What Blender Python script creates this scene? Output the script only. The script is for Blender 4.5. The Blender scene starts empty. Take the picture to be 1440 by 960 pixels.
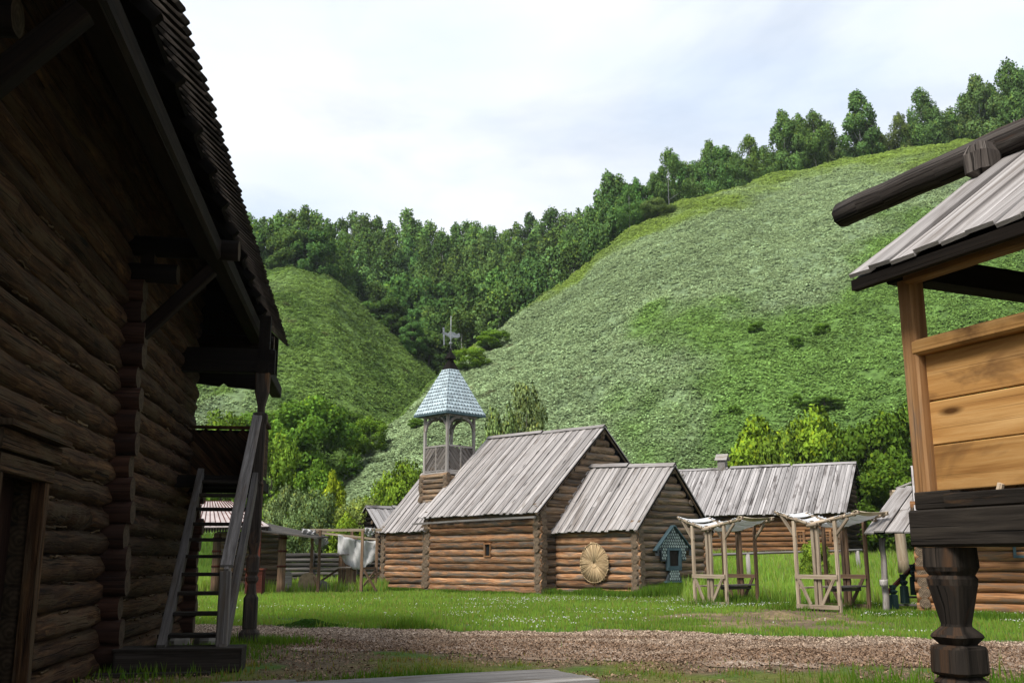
import bpy, bmesh, math, random
import numpy as np
from mathutils import Vector
R = math.radians
random.seed(7); rng = np.random.default_rng(7)
scene = bpy.context.scene
C = scene.collection
# ------------------------------------------------------------------ camera, sky, sun
TH = math.atan(305/1400); EYE = 1.6; FPX = 1400.0
cam_d = bpy.data.cameras.new('camera'); cam = bpy.data.objects.new('camera', cam_d); C.objects.link(cam)
cam.location = (0, 0, EYE); cam.rotation_euler = (R(90)+TH, 0, 0)
cam_d.sensor_width = 36; cam_d.lens = 35.0; cam_d.clip_start = .1; cam_d.clip_end = 3000
scene.camera = cam
SUN_AZ, SUN_EL = -142.0, 50.0
world = bpy.data.worlds.new('World'); scene.world = world; world.use_nodes = True
wn = world.node_tree.nodes; wl = world.node_tree.links
for n in list(wn): wn.remove(n)
wo = wn.new('ShaderNodeOutputWorld'); bg = wn.new('ShaderNodeBackground'); bg.inputs[1].default_value = .10
sky = wn.new('ShaderNodeTexSky'); sky.sky_type = 'NISHITA'; sky.sun_disc = False
sky.sun_elevation = R(SUN_EL); sky.sun_rotation = R(SUN_AZ); sky.air_density = 1.2; sky.dust_density = 1.5
tc = wn.new('ShaderNodeTexCoord'); mp = wn.new('ShaderNodeMapping'); mp.inputs['Scale'].default_value = (1.0, 1.0, 2.6)
mp.inputs['Location'].default_value = (.95, .1, .2)
nz = wn.new('ShaderNodeTexNoise'); nz.inputs['Scale'].default_value = 2.3; nz.inputs['Detail'].default_value = 7; nz.inputs['Roughness'].default_value = .55
nz.inputs['Distortion'].default_value = .4
rp = wn.new('ShaderNodeValToRGB'); rp.color_ramp.elements[0].position = .34; rp.color_ramp.elements[0].color = (.60,.60,.60,1)
rp.color_ramp.elements[1].position = .56; rp.color_ramp.elements[1].color = (.99,.99,.99,1)
nz2 = wn.new('ShaderNodeTexNoise'); nz2.inputs['Scale'].default_value = 2.2; nz2.inputs['Detail'].default_value = 6
rp2 = wn.new('ShaderNodeValToRGB'); rp2.color_ramp.elements[0].position = .42; rp2.color_ramp.elements[0].color = (5.5,6.15,7.1,1)
rp2.color_ramp.elements[1].position = .62; rp2.color_ramp.elements[1].color = (6.7,6.9,7.2,1)
mx = wn.new('ShaderNodeMix'); mx.data_type = 'RGBA'
wl.new(tc.outputs['Generated'], mp.inputs[0]); wl.new(mp.outputs[0], nz.inputs[0]); wl.new(mp.outputs[0], nz2.inputs[0])
wl.new(nz.outputs[0], rp.inputs[0]); wl.new(nz2.outputs[0], rp2.inputs[0]); wl.new(rp.outputs[0], mx.inputs[0])
wl.new(sky.outputs[0], mx.inputs[6]); wl.new(rp2.outputs[0], mx.inputs[7]); wl.new(mx.outputs[2], bg.inputs[0]); wl.new(bg.outputs[0], wo.inputs[0])
sd = bpy.data.lights.new('sun', 'SUN'); so = bpy.data.objects.new('sun', sd); C.objects.link(so)
sd.energy = 3.3; sd.angle = R(20); sd.color = (1.0, .95, .87)
a_, e_ = R(SUN_AZ), R(SUN_EL)
so.rotation_euler = Vector((math.sin(a_)*math.cos(e_), math.cos(a_)*math.cos(e_), math.sin(e_))).to_track_quat('Z', 'Y').to_euler()
vs = scene.view_settings; vs.view_transform = 'Standard'; vs.look = 'None'; vs.gamma = 1; vs.use_curve_mapping = False
vs.exposure = .66
scene.cycles.max_bounces = 6; scene.cycles.diffuse_bounces = 3; scene.cycles.transmission_bounces = 3; scene.cycles.transparent_max_bounces = 4

# ------------------------------------------------------------------ survey helpers: photo point -> real place
CS, SN = math.cos(TH), math.sin(TH)
def ray(px, py):
    dx = (px-720)/FPX; dz = (480-py)/FPX
    return Vector((dx, CS-dz*SN, SN+dz*CS))
def G(px, py, z=0.0):
    d = ray(px, py); return Vector((0,0,EYE))+d*((z-EYE)/d.z)
def P(px, py, Y):
    d = ray(px, py); return Vector((0,0,EYE))+d*(Y/d.y)
def azv(a): return Vector((math.sin(R(a)), math.cos(R(a)), 0))
def lerp(a, b, t): return a+(b-a)*t
Z = Vector((0,0,1))
# ------------------------------------------------------------------ numpy value noise
def _h(i, j, s): 
    n = np.sin(i*127.1+j*311.7+s*74.7)*43758.5453
    return n-np.floor(n)
def vnoise(x, y, s=0):
    x = np.asarray(x, float); y = np.asarray(y, float)
    i = np.floor(x); j = np.floor(y); fx = x-i; fy = y-j
    fx = fx*fx*(3-2*fx); fy = fy*fy*(3-2*fy)
    return (_h(i,j,s)*(1-fx)+_h(i+1,j,s)*fx)*(1-fy)+(_h(i,j+1,s)*(1-fx)+_h(i+1,j+1,s)*fx)*fy
def fbm(x, y, o=4, s=0):
    t = 0; a = .5; w = 0
    for k in range(o):
        t = t+a*vnoise(x*2**k, y*2**k, s+k); w += a; a *= .5
    return t/w
def sst(x, a, b):
    t = np.clip((np.asarray(x, float)-a)/(b-a), 0, 1); return t*t*(3-2*t)
# ------------------------------------------------------------------ meshes
def accum(o):
    v = Vector((0,0,0))
    while o is not None: v += o.location; o = o.parent
    return v
def link(me, name, mats, parent=None, label=None, cat=None, kind=None, group=None):
    o = bpy.data.objects.new(name, me); C.objects.link(o)
    for m in (mats if isinstance(mats, (list, tuple)) else [mats]): me.materials.append(m)
    if parent is not None: o.parent = parent
    tag(o, label, cat, kind, group); return o
def tag(o, label=None, cat=None, kind=None, group=None):
    if label: o['label'] = label
    if cat: o['category'] = cat
    if kind: o['kind'] = kind
    if group: o['group'] = group
    return o
def empty(name, loc, label=None, cat=None, group=None, rz=0):
    o = bpy.data.objects.new(name, None); C.objects.link(o); o.location = loc; o.rotation_euler.z = rz
    o.empty_display_size = .2
    return tag(o, label, cat, None, group)
def fast(name, v, f, attrs=None, colors=None, smooth=False, nrm=None):
    v = np.asarray(v, np.float32); f = np.asarray(f, np.int32); k = f.shape[1]
    me = bpy.data.meshes.new(name); me.vertices.add(len(v)); me.vertices.foreach_set('co', v.ravel())
    me.loops.add(f.size); me.loops.foreach_set('vertex_index', f.ravel())
    me.polygons.add(len(f)); me.polygons.foreach_set('loop_start', np.arange(0, f.size, k, dtype=np.int32))
    me.polygons.foreach_set('loop_total', np.full(len(f), k, np.int32))
    me.update(calc_edges=True)
    for n, d in (attrs or {}).items():
        a = me.attributes.new(n, 'FLOAT', 'POINT'); a.data.foreach_set('value', np.asarray(d, np.float32))
    if nrm is not None:
        a = me.attributes.new('nrm', 'FLOAT_VECTOR', 'POINT'); a.data.foreach_set('vector', np.ascontiguousarray(nrm, np.float32).ravel())
    if colors is not None:
        a = me.color_attributes.new('col', 'FLOAT_COLOR', 'POINT')
        c = np.ones((len(v), 4), np.float32); c[:, :3] = colors; a.data.foreach_set('color', c.ravel())
    me.polygons.foreach_set('use_smooth', np.full(len(f), smooth))
    return me
class MB:
    def __init__(s): s.v=[]; s.f=[]; s.uv=[]; s.r=[]; s.m=[]; s.s=[]
    def face(s, idx, uvs, r, m=0, sm=False): s.f.append(idx); s.uv.append(uvs); s.r.append(r); s.m.append(m); s.s.append(sm)
    def tube(s, rings, uvl, closed=True, r=None, m=0, me=1, sm=False, caps=True, cent=None):
        """rings: list of equal-length point loops; uvl: u per ring"""
        r = random.random() if r is None else r
        b = len(s.v); n = len(rings[0]); uo = random.uniform(0, 40); vo = random.uniform(0, 40)
        for rg in rings: s.v += [tuple(p) for p in rg]
        for i in range(len(rings)-1):
            per = [0]
            for k in range(n): per.append(per[-1]+(Vector(rings[i][(k+1)%n])-Vector(rings[i][k])).length)
            for k in range(n):
                k2 = (k+1)%n
                s.face((b+i*n+k, b+i*n+k2, b+(i+1)*n+k2, b+(i+1)*n+k),
                       ((uvl[i]+uo, per[k]+vo), (uvl[i]+uo, per[k+1]+vo), (uvl[i+1]+uo, per[k+1]+vo), (uvl[i+1]+uo, per[k]+vo)), r, m, sm)
        if caps:
            for ri, rev in ((0, True), (len(rings)-1, False)):
                rg = [Vector(p) for p in rings[ri]]; c = sum(rg, Vector())/n
                ax = (rg[0]-c).normalized() if (rg[0]-c).length > 1e-6 else Vector((1,0,0))
                nn = (rg[1]-c).cross(ax); ay = nn.cross(ax).normalized() if nn.length > 1e-9 else Vector((0,1,0))
                uv = [((p-c).dot(ax), (p-c).dot(ay)) for p in rg]; idx = [b+ri*n+k for k in range(n)]
                if rev: idx.reverse(); uv.reverse()
                s.face(tuple(idx), tuple(uv), r, me, False)
    def beam(s, p0, p1, w, t, up=Z, r=None, m=0, me=1, ch=0.0, w1=None, t1=None, seg=1, bow=0):
        p0 = Vector(p0); p1 = Vector(p1); d = (p1-p0); L = d.length; d = d/L; up = Vector(up)
        sd = d.cross(up)
        if sd.length < 1e-4: sd = d.cross(Vector((1,0,0)))
        sd.normalize(); u2 = sd.cross(d).normalized()
        rings = []; us = []
        for i in range(seg+1):
            q = i/seg; ww = lerp(w, w1 if w1 is not None else w, q)/2; tt = lerp(t, t1 if t1 is not None else t, q)/2
            c = p0+d*(L*q)+u2*(bow*4*q*(1-q)+(random.uniform(-1,1)*abs(bow)*.3 if 0<i<seg else 0))
            if ch > 0:
                pts = [(-ww+ch,-tt),(ww-ch,-tt),(ww,-tt+ch),(ww,tt-ch),(ww-ch,tt),(-ww+ch,tt),(-ww,tt-ch),(-ww,-tt+ch)]
            else: pts = [(-ww,-tt),(ww,-tt),(ww,tt),(-ww,tt)]
            rings.append([c+sd*a+u2*b for a, b in pts]); us.append(L*q)
        s.tube(rings, us, r=r, m=m, me=me)
    def log(s, p0, p1, r0, r1=None, n=10, seg=None, jit=.05, r=None, m=0, me=1, sm=True, wob=0.012):
        p0 = Vector(p0); p1 = Vector(p1); d = p1-p0; L = d.length
        if L < .03: return
        d = d/L; r1 = r0 if r1 is None else r1
        a = d.cross(Z); a = a.normalized() if a.length > 1e-3 else Vector((1,0,0)); b = a.cross(d).normalized()
        seg = seg or max(2, int(L/.5)); rings=[]; us=[]
        ph = [random.uniform(-jit, jit) for _ in range(n)]
        for i in range(seg+1):
            q = i/seg; rr = lerp(r0, r1, q)*(1+random.uniform(-jit, jit)*.6)
            c = p0+d*(L*q)+a*random.uniform(-wob, wob)+b*random.uniform(-wob, wob)
            rings.append([c+(a*math.cos(2*math.pi*k/n)+b*math.sin(2*math.pi*k/n))*rr*(1+ph[k]+random.uniform(-jit, jit)*.4) for k in range(n)]); us.append(L*q)
        s.tube(rings, us, r=r, m=m, me=me, sm=sm)
    def box(s, c, sx, sy, sz, rz=0, r=None, m=0, me=0, ch=0.0):
        c = Vector(c); x = Vector((math.cos(rz), math.sin(rz), 0))
        s.beam(c-x*sx/2, c+x*sx/2, sy, sz, r=r, m=m, me=me, ch=ch)
    def lathe(s, base, prof, n=4, rz=0, ch=.22, r=None, m=0, me=1, sm=False, jit=0):
        """square (chamfered) or round turned post: prof = [(z, half width)]"""
        rings=[]; us=[]
        for z, w in prof:
            if n == 4:
                c = w*ch; pts = [(-w+c,-w),(w-c,-w),(w,-w+c),(w,w-c),(w-c,w),(-w+c,w),(-w,w-c),(-w,-w+c)]
            else: pts = [(w*math.cos(2*math.pi*k/n), w*math.sin(2*math.pi*k/n)) for k in range(n)]
            if jit: pts = [(x*(1+random.uniform(-jit, jit)), y*(1+random.uniform(-jit, jit))) for x, y in pts]
            rings.append([Vector(base)+Vector((x*math.cos(rz)-y*math.sin(rz), x*math.sin(rz)+y*math.cos(rz), z)) for x, y in pts]); us.append(z)
        s.tube(rings, us, r=r, m=m, me=me, sm=sm)
    def prism(s, pts, d, r=None, m=0):
        """flat outline pts (3D, planar) given thickness d (vector)"""
        d = Vector(d); a = [Vector(p) for p in pts]; nrm = (a[1]-a[0]).cross(a[2]-a[1])
        r = random.random() if r is None else r
        b = len(s.v); n = len(a); s.v += [tuple(p) for p in a]+[tuple(p+d) for p in a]
        ux = (a[1]-a[0]).normalized(); uy = d.normalized().cross(ux)
        uv = [((p-a[0]).dot(ux), (p-a[0]).dot(uy)) for p in a]
        s.face(tuple(range(b+n-1, b-1, -1)), tuple(reversed(uv)), r, m); s.face(tuple(range(b+n, b+2*n)), tuple(uv), r, m)
        for k in range(n):
            k2 = (k+1)%n; l = (a[k2]-a[k]).length
            s.face((b+k, b+k2, b+n+k2, b+n+k), ((0,0),(l,0),(l,d.length),(0,d.length)), r, m)
    def quad(s, pts, r=None, m=0, sm=False):
        b = len(s.v); s.v += [tuple(p) for p in pts]; r = random.random() if r is None else r
        l = (Vector(pts[1])-Vector(pts[0])).length; h = (Vector(pts[-1])-Vector(pts[0])).length
        uv = ((0,0),(l,0),(l,h),(0,h)) if len(pts) == 4 else tuple((0,0) for _ in pts)
        s.face(tuple(range(b, b+len(pts))), uv, r, m, sm)
    def grid(s, fn, nu, nv, r=.5, m=0, sm=True):
        b = len(s.v)
        for i in range(nu+1):
            for j in range(nv+1): s.v.append(tuple(fn(i/nu, j/nv)))
        for i in range(nu):
            for j in range(nv):
                k = b+i*(nv+1)+j
                s.face((k, k+nv+1, k+nv+2, k+1), ((i/nu,j/nv),((i+1)/nu,j/nv),((i+1)/nu,(j+1)/nv),(i/nu,(j+1)/nv)), r, m, sm)
    def build(s, name, mats, parent=None, label=None, cat=None, kind=None, group=None):
        off = accum(parent) if parent is not None else Vector((0,0,0))
        me = bpy.data.meshes.new(name); me.from_pydata([(x-off.x, y-off.y, z-off.z) for x, y, z in s.v], [], s.f)
        uvd = me.uv_layers.new(name='UVMap').data; fl = [c for u in s.uv for p in u for c in p]; uvd.foreach_set('uv', fl)
        a = me.attributes.new('rnd', 'FLOAT', 'FACE'); a.data.foreach_set('value', s.r)
        me.polygons.foreach_set('material_index', s.m); me.polygons.foreach_set('use_smooth', s.s)
        if isinstance(mats, (list, tuple)) is False: mats = [mats, mats]
        bm = bmesh.new(); bm.from_mesh(me); bmesh.ops.recalc_face_normals(bm, faces=bm.faces); bm.to_mesh(me); bm.free()
        me.update(); o = link(me, name, mats, parent, label, cat, kind, group)
        return o
# ------------------------------------------------------------------ materials
def newmat(name):
    m = bpy.data.materials.new(name); m.use_nodes = True; nt = m.node_tree
    for n in list(nt.nodes): nt.nodes.remove(n)
    o = nt.nodes.new('ShaderNodeOutputMaterial'); b = nt.nodes.new('ShaderNodeBsdfPrincipled'); nt.links.new(b.outputs[0], o.inputs[0])
    b.inputs['Specular IOR Level'].default_value = .12
    return m, nt, b
def node(nt, t, **k):
    n = nt.nodes.new(t)
    for a, v in k.items():
        if a.startswith('i_'): n.inputs[a[2:].replace('_', ' ')].default_value = v
        else: setattr(n, a, v)
    return n
def ramp(nt, stops):
    r = nt.nodes.new('ShaderNodeValToRGB'); e = r.color_ramp.elements
    while len(e) < len(stops): e.new(.5)
    for k, (p, c) in enumerate(stops): e[k].position = p; e[k].color = (*c, 1) if len(c) == 3 else c
    return r
def mixc(nt, a, b, f, mode='MIX'):
    m = nt.nodes.new('ShaderNodeMix'); m.data_type = 'RGBA'; m.blend_type = mode
    for s, i in ((f, 0), (a, 6), (b, 7)):
        if hasattr(s, 'is_output') or hasattr(s, 'links'): nt.links.new(s, m.inputs[i])
        else: m.inputs[i].default_value = s if i == 0 else ((*s, 1) if len(s) == 3 else s)
    return m.outputs[2]
def wood(name, c1, c2, c3, patch=None, pf=.5, su=1.0, sv=16, crack=.6, rough=.85, bump=.5, vary=(.55, 1.3), knots=0, psc=(.7, 4), bd=.012):
    m, nt, b = newmat(name); L = nt.links
    uv = node(nt, 'ShaderNodeUVMap', uv_map='UVMap')
    def mapn(sx, sy, sc=1, det=5, ro=.6, dist=.3):
        mp = node(nt, 'ShaderNodeMapping'); mp.inputs['Scale'].default_value = (sx, sy, 1); L.new(uv.outputs[0], mp.inputs[0])
        n = node(nt, 'ShaderNodeTexNoise', i_Scale=sc, i_Detail=det, i_Roughness=ro, i_Distortion=dist); L.new(mp.outputs[0], n.inputs[0]); return n
    g = mapn(su, sv, 1, 6, .65, .6)
    col = ramp(nt, [(.30, c1), (.5, c2), (.72, c3)]); L.new(g.outputs[0], col.inputs[0]); c = col.outputs[0]
    if patch:
        p = mapn(psc[0], psc[1], 1, 5, .6, .8); pr = ramp(nt, [(pf-.07, (0,0,0)), (pf+.07, (1,1,1))]); L.new(p.outputs[0], pr.inputs[0])
        c = mixc(nt, c, patch, pr.outputs[0])
    if knots:
        v = node(nt, 'ShaderNodeTexVoronoi', i_Scale=1.0); mp = node(nt, 'ShaderNodeMapping'); mp.inputs['Scale'].default_value = (knots, knots*3.5, 1)
        L.new(uv.outputs[0], mp.inputs[0]); L.new(mp.outputs[0], v.inputs[0])
        kr = ramp(nt, [(.05, (1,1,1)), (.13, (0,0,0))]); L.new(v.outputs['Distance'], kr.inputs[0]); c = mixc(nt, c, tuple(x*.35 for x in c1), kr.outputs[0])
    k = mapn(su*.5, sv*4, 1, 3, .6, .2); kr = ramp(nt, [(.34, (1,1,1)), (.43, (0,0,0))]); L.new(k.outputs[0], kr.inputs[0])
    mul = node(nt, 'ShaderNodeMath', operation='MULTIPLY'); L.new(kr.outputs[0], mul.inputs[0]); mul.inputs[1].default_value = crack
    c = mixc(nt, c, tuple(x*.25 for x in c1), mul.outputs[0])
    at = node(nt, 'ShaderNodeAttribute', attribute_name='rnd'); mr = node(nt, 'ShaderNodeMapRange'); mr.inputs[3].default_value = vary[0]; mr.inputs[4].default_value = vary[1]
    L.new(at.outputs['Fac'], mr.inputs[0]); c = mixc(nt, c, mr.outputs[0], 1.0, 'MULTIPLY')
    L.new(c, b.inputs['Base Color']); b.inputs['Roughness'].default_value = rough
    bp = node(nt, 'ShaderNodeBump', i_Strength=bump, i_Distance=bd); add = node(nt, 'ShaderNodeMath', operation='SUBTRACT')
    L.new(g.outputs[0], add.inputs[0]); L.new(mul.outputs[0], add.inputs[1]); L.new(add.outputs[0], bp.inputs['Height']); L.new(bp.outputs[0], b.inputs['Normal'])
    return m
def endwood(name, c1, c2, ring=140):
    m, nt, b = newmat(name); L = nt.links
    uv = node(nt, 'ShaderNodeUVMap', uv_map='UVMap'); ln = node(nt, 'ShaderNodeVectorMath', operation='LENGTH'); L.new(uv.outputs[0], ln.inputs[0])
    n = node(nt, 'ShaderNodeTexNoise', i_Scale=14.0, i_Detail=5.0); L.new(uv.outputs[0], n.inputs[0])
    ma = node(nt, 'ShaderNodeMath', operation='MULTIPLY_ADD'); L.new(ln.outputs['Value'], ma.inputs[0]); ma.inputs[1].default_value = ring
    sc = node(nt, 'ShaderNodeMath', operation='MULTIPLY'); L.new(n.outputs[0], sc.inputs[0]); sc.inputs[1].default_value = 6; L.new(sc.outputs[0], ma.inputs[2])
    si = node(nt, 'ShaderNodeMath', operation='SINE'); L.new(ma.outputs[0], si.inputs[0])
    mr = node(nt, 'ShaderNodeMapRange'); L.new(si.outputs[0], mr.inputs[0]); mr.inputs[1].default_value = -1
    c = mixc(nt, c1, c2, mr.outputs[0]); n2 = node(nt, 'ShaderNodeTexNoise', i_Scale=7.0); L.new(uv.outputs[0], n2.inputs[0])
    rr = ramp(nt, [(.3, (.45,.45,.45)), (.7, (1.1,1.1,1.1))]); L.new(n2.outputs[0], rr.inputs[0]); c = mixc(nt, c, rr.outputs[0], 1.0, 'MULTIPLY')
    L.new(c, b.inputs['Base Color']); b.inputs['Roughness'].default_value = .9; return m
def plain(name, col, rough=.7, var=.25, sc=6, metal=0):
    m, nt, b = newmat(name); L = nt.links
    t = node(nt, 'ShaderNodeTexCoord'); n = node(nt, 'ShaderNodeTexNoise', i_Scale=float(sc), i_Detail=5.0); L.new(t.outputs['Object'], n.inputs[0])
    r = ramp(nt, [(.3, tuple(x*(1-var) for x in col)), (.7, tuple(x*(1+var) for x in col))]); L.new(n.outputs[0], r.inputs[0])
    L.new(r.outputs[0], b.inputs['Base Color']); b.inputs['Roughness'].default_value = rough; b.inputs['Metallic'].default_value = metal
    bp = node(nt, 'ShaderNodeBump', i_Strength=.3, i_Distance=.01); L.new(n.outputs[0], bp.inputs['Height']); L.new(bp.outputs[0], b.inputs['Normal'])
    return m
def leafmat(name, tr=.35, nrm=False):
    """leaf colour = vertex colour x object colour"""
    m = bpy.data.materials.new(name); m.use_nodes = True; nt = m.node_tree; L = nt.links
    for n in list(nt.nodes): nt.nodes.remove(n)
    o = node(nt, 'ShaderNodeOutputMaterial'); at = node(nt, 'ShaderNodeAttribute', attribute_name='col'); oi = node(nt, 'ShaderNodeObjectInfo')
    c = mixc(nt, at.outputs['Color'], oi.outputs['Color'], 1.0, 'MULTIPLY')
    d = node(nt, 'ShaderNodeBsdfDiffuse'); t = node(nt, 'ShaderNodeBsdfTranslucent'); s = node(nt, 'ShaderNodeMixShader'); s.inputs[0].default_value = tr
    tc_ = mixc(nt, c, (1.25, 1.15, .5), 1.0, 'MULTIPLY')
    if nrm:
        an = node(nt, 'ShaderNodeAttribute', attribute_name='nrm'); vt = node(nt, 'ShaderNodeVectorTransform', vector_type='NORMAL', convert_from='OBJECT', convert_to='WORLD')
        vn = node(nt, 'ShaderNodeVectorMath', operation='NORMALIZE'); L.new(an.outputs['Vector'], vt.inputs[0]); L.new(vt.outputs[0], vn.inputs[0]); L.new(vn.outputs[0], d.inputs['Normal'])
    L.new(c, d.inputs[0]); L.new(tc_, t.inputs[0]); L.new(d.outputs[0], s.inputs[1]); L.new(t.outputs[0], s.inputs[2]); L.new(s.outputs[0], o.inputs[0])
    return m
M = {}
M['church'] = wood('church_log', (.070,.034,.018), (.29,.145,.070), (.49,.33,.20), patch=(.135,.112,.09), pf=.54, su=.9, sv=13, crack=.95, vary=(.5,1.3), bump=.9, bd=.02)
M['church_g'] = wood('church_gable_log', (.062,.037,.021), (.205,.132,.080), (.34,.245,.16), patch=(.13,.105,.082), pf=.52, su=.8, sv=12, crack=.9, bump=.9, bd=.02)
M['endg'] = endwood('log_end', (.085,.058,.038), (.22,.165,.115), 150)
M['board'] = wood('roof_board', (.165,.148,.14), (.33,.305,.295), (.47,.445,.43), patch=(.20,.175,.16), pf=.58, su=.35, sv=26, crack=.65, vary=(.66,1.18), knots=.55, bump=.4)
M['board_far'] = wood('barn_roof_board', (.17,.155,.15), (.34,.32,.315), (.48,.455,.45), patch=(.13,.115,.11), pf=.60, su=.5, sv=20, crack=.7, vary=(.6,1.15), psc=(.5,1.2))
M['dark'] = plain('dark_gap', (.018,.014,.011), .95, .3)
M['under'] = wood('sooty_wood', (.003,.002,.0015), (.007,.005,.0035), (.013,.009,.006), su=.6, sv=14, bump=.5)  # near-black wood, the shade below roofs is put into its colour
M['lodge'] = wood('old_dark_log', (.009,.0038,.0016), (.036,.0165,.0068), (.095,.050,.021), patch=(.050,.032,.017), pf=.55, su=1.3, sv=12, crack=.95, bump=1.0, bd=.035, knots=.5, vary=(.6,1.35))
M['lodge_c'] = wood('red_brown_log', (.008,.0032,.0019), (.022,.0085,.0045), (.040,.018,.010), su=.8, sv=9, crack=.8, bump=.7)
M['lodge_u'] = wood('shaded_eaves_timber', (.002,.0012,.0008), (.007,.0038,.0021), (.016,.009,.005), su=.8, sv=9, crack=.8)  # purlins and brackets coloured darker to deepen the shade under the eaves
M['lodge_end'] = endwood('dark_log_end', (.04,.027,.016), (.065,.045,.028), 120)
M['tow'] = wood('tow', (.02,.012,.006), (.06,.038,.019), (.12,.082,.043), su=6, sv=40, bump=.8)
M['ridge'] = wood('weathered_ridge_log', (.026,.021,.018), (.075,.063,.056), (.15,.13,.115), patch=(.13,.055,.022), pf=.67, su=.9, sv=13, crack=.95, bump=.9, bd=.02)
M['stair'] = wood('stair_plank', (.055,.047,.042), (.125,.110,.10), (.21,.19,.175), patch=(.10,.075,.055), pf=.6, su=.8, sv=18, crack=.7, knots=.7)
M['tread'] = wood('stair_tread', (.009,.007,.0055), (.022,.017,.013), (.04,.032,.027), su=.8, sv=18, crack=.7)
M['post'] = wood('carved_post_wood', (.014,.011,.009), (.036,.029,.024), (.078,.060,.046), patch=(.105,.055,.028), pf=.60, su=.8, sv=14, crack=.85, bump=.7)
M['warm'] = wood('honey_plank', (.20,.085,.024), (.37,.195,.065), (.52,.32,.135), patch=(.13,.065,.026), pf=.585, su=.45, sv=9, crack=.35, rough=.6, vary=(.8,1.1), knots=1.1, bump=.3, psc=(1.2,2.2))
M['warmpost'] = wood('amber_post', (.16,.075,.03), (.28,.145,.06), (.40,.24,.12), patch=(.13,.10,.08), pf=.6, su=.8, sv=12, crack=.5, rough=.65, vary=(.85,1.1), knots=.9, bump=.35)
M['sill'] = wood('black_sill', (.012,.0095,.0075), (.027,.022,.018), (.052,.043,.034), patch=(.13,.07,.032), pf=.68, su=.9, sv=12, crack=.9, bump=.8)
M['grey'] = wood('grey_timber', (.12,.108,.10), (.25,.23,.215), (.37,.345,.33), patch=(.17,.14,.11), pf=.6, su=.7, sv=18, crack=.7)
M['pale'] = wood('stall_timber', (.19,.14,.095), (.35,.275,.20), (.48,.40,.31), patch=(.24,.18,.13), pf=.6, su=.9, sv=14, crack=.5, knots=.8)
M['brown'] = wood('stall_timber_brown', (.08,.048,.03), (.17,.105,.065), (.25,.165,.11), patch=(.11,.08,.06), pf=.6, su=.9, sv=14, crack=.6)
M['peel'] = wood('peeled_log', (.34,.24,.15), (.52,.40,.28), (.66,.55,.42), su=.8, sv=8, crack=.4, knots=.7)
M['orange'] = wood('new_log', (.10,.045,.02), (.27,.13,.056), (.42,.24,.12), patch=(.14,.10,.07), pf=.58, su=.7, sv=11, crack=.8)
M['fence'] = wood('black_fence', (.03,.026,.023), (.075,.068,.062), (.13,.12,.11), patch=(.2,.15,.09), pf=.68, su=.5, sv=12, crack=.8)
M['cloth'] = plain('canvas', (.62,.61,.60), .95, .10, 3)
def cloth(name, col):
    m, nt, b = newmat(name); t = node(nt, 'ShaderNodeBsdfTranslucent'); t.inputs[0].default_value = (*col, 1); b.inputs['Base Color'].default_value = (*col, 1); b.inputs['Roughness'].default_value = .95
    s_ = node(nt, 'ShaderNodeMixShader'); s_.inputs[0].default_value = .38; o = [n for n in nt.nodes if n.type == 'OUTPUT_MATERIAL'][0]; nt.links.new(b.outputs[0], s_.inputs[1]); nt.links.new(t.outputs[0], s_.inputs[2]); nt.links.new(s_.outputs[0], o.inputs[0]); return m
M['cloth'] = cloth('canvas', (.60,.595,.59)); M['strip'] = cloth('white_canvas', (.72,.72,.73))
M['cloth_y'] = plain('yellowed_canvas', (.50,.42,.30), .95, .15, 3)
M['blue'] = wood('blue_green_paint', (.03,.055,.065), (.065,.105,.12), (.10,.15,.165), patch=(.07,.065,.055), pf=.68, su=1, sv=9, crack=.5, vary=(.85,1.1))
M['tile'] = wood('bluish_shingle', (.24,.32,.36), (.36,.44,.48), (.50,.56,.56), patch=(.20,.33,.50), pf=.64, su=3, sv=5, crack=.2, vary=(.7,1.1), psc=(3,3))
M['tileg'] = wood('green_shingle', (.20,.26,.25), (.28,.34,.32), (.38,.43,.40), su=3, sv=5, crack=.2, vary=(.8,1.15))
M['slate'] = plain('dark_shingle', (.05,.06,.065), .85, .3)
M['metal'] = plain('weathered_metal', (.30,.31,.32), .5, .3, 9, .5)
M['red'] = wood('red_rail', (.035,.010,.007), (.085,.022,.014), (.12,.04,.025), su=1, sv=10, crack=.5)
M['green'] = wood('dark_green_baluster', (.008,.022,.022), (.015,.038,.038), (.03,.055,.052), su=1, sv=10, crack=.4)
M['pink'] = plain('pinkish_metal_roof', (.36,.31,.30), .6, .2, 2)
M['wicker'] = wood('wicker', (.24,.16,.08), (.42,.30,.17), (.56,.44,.28), su=2, sv=20, crack=.4, vary=(.6,1.2))
M['stone'] = plain('stone', (.16,.145,.125), .9, .35, 5)
M['gold'] = plain('pale_wood_slab', (.30,.22,.14), .9, .3, 5)
M['bark'] = wood('bark', (.05,.04,.03), (.11,.09,.07), (.2,.17,.14), su=2, sv=6)
M['birch'] = plain('birch_bark', (.42,.41,.38), .9, .4, 2)
M['glass'] = plain('dark_glass', (.012,.014,.016), .15, .2)
LEAF = leafmat('leaf', .30, True); TUFT = leafmat('hill_shrub', .08, True); GRASS = leafmat('grass_blade', .40)

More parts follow.
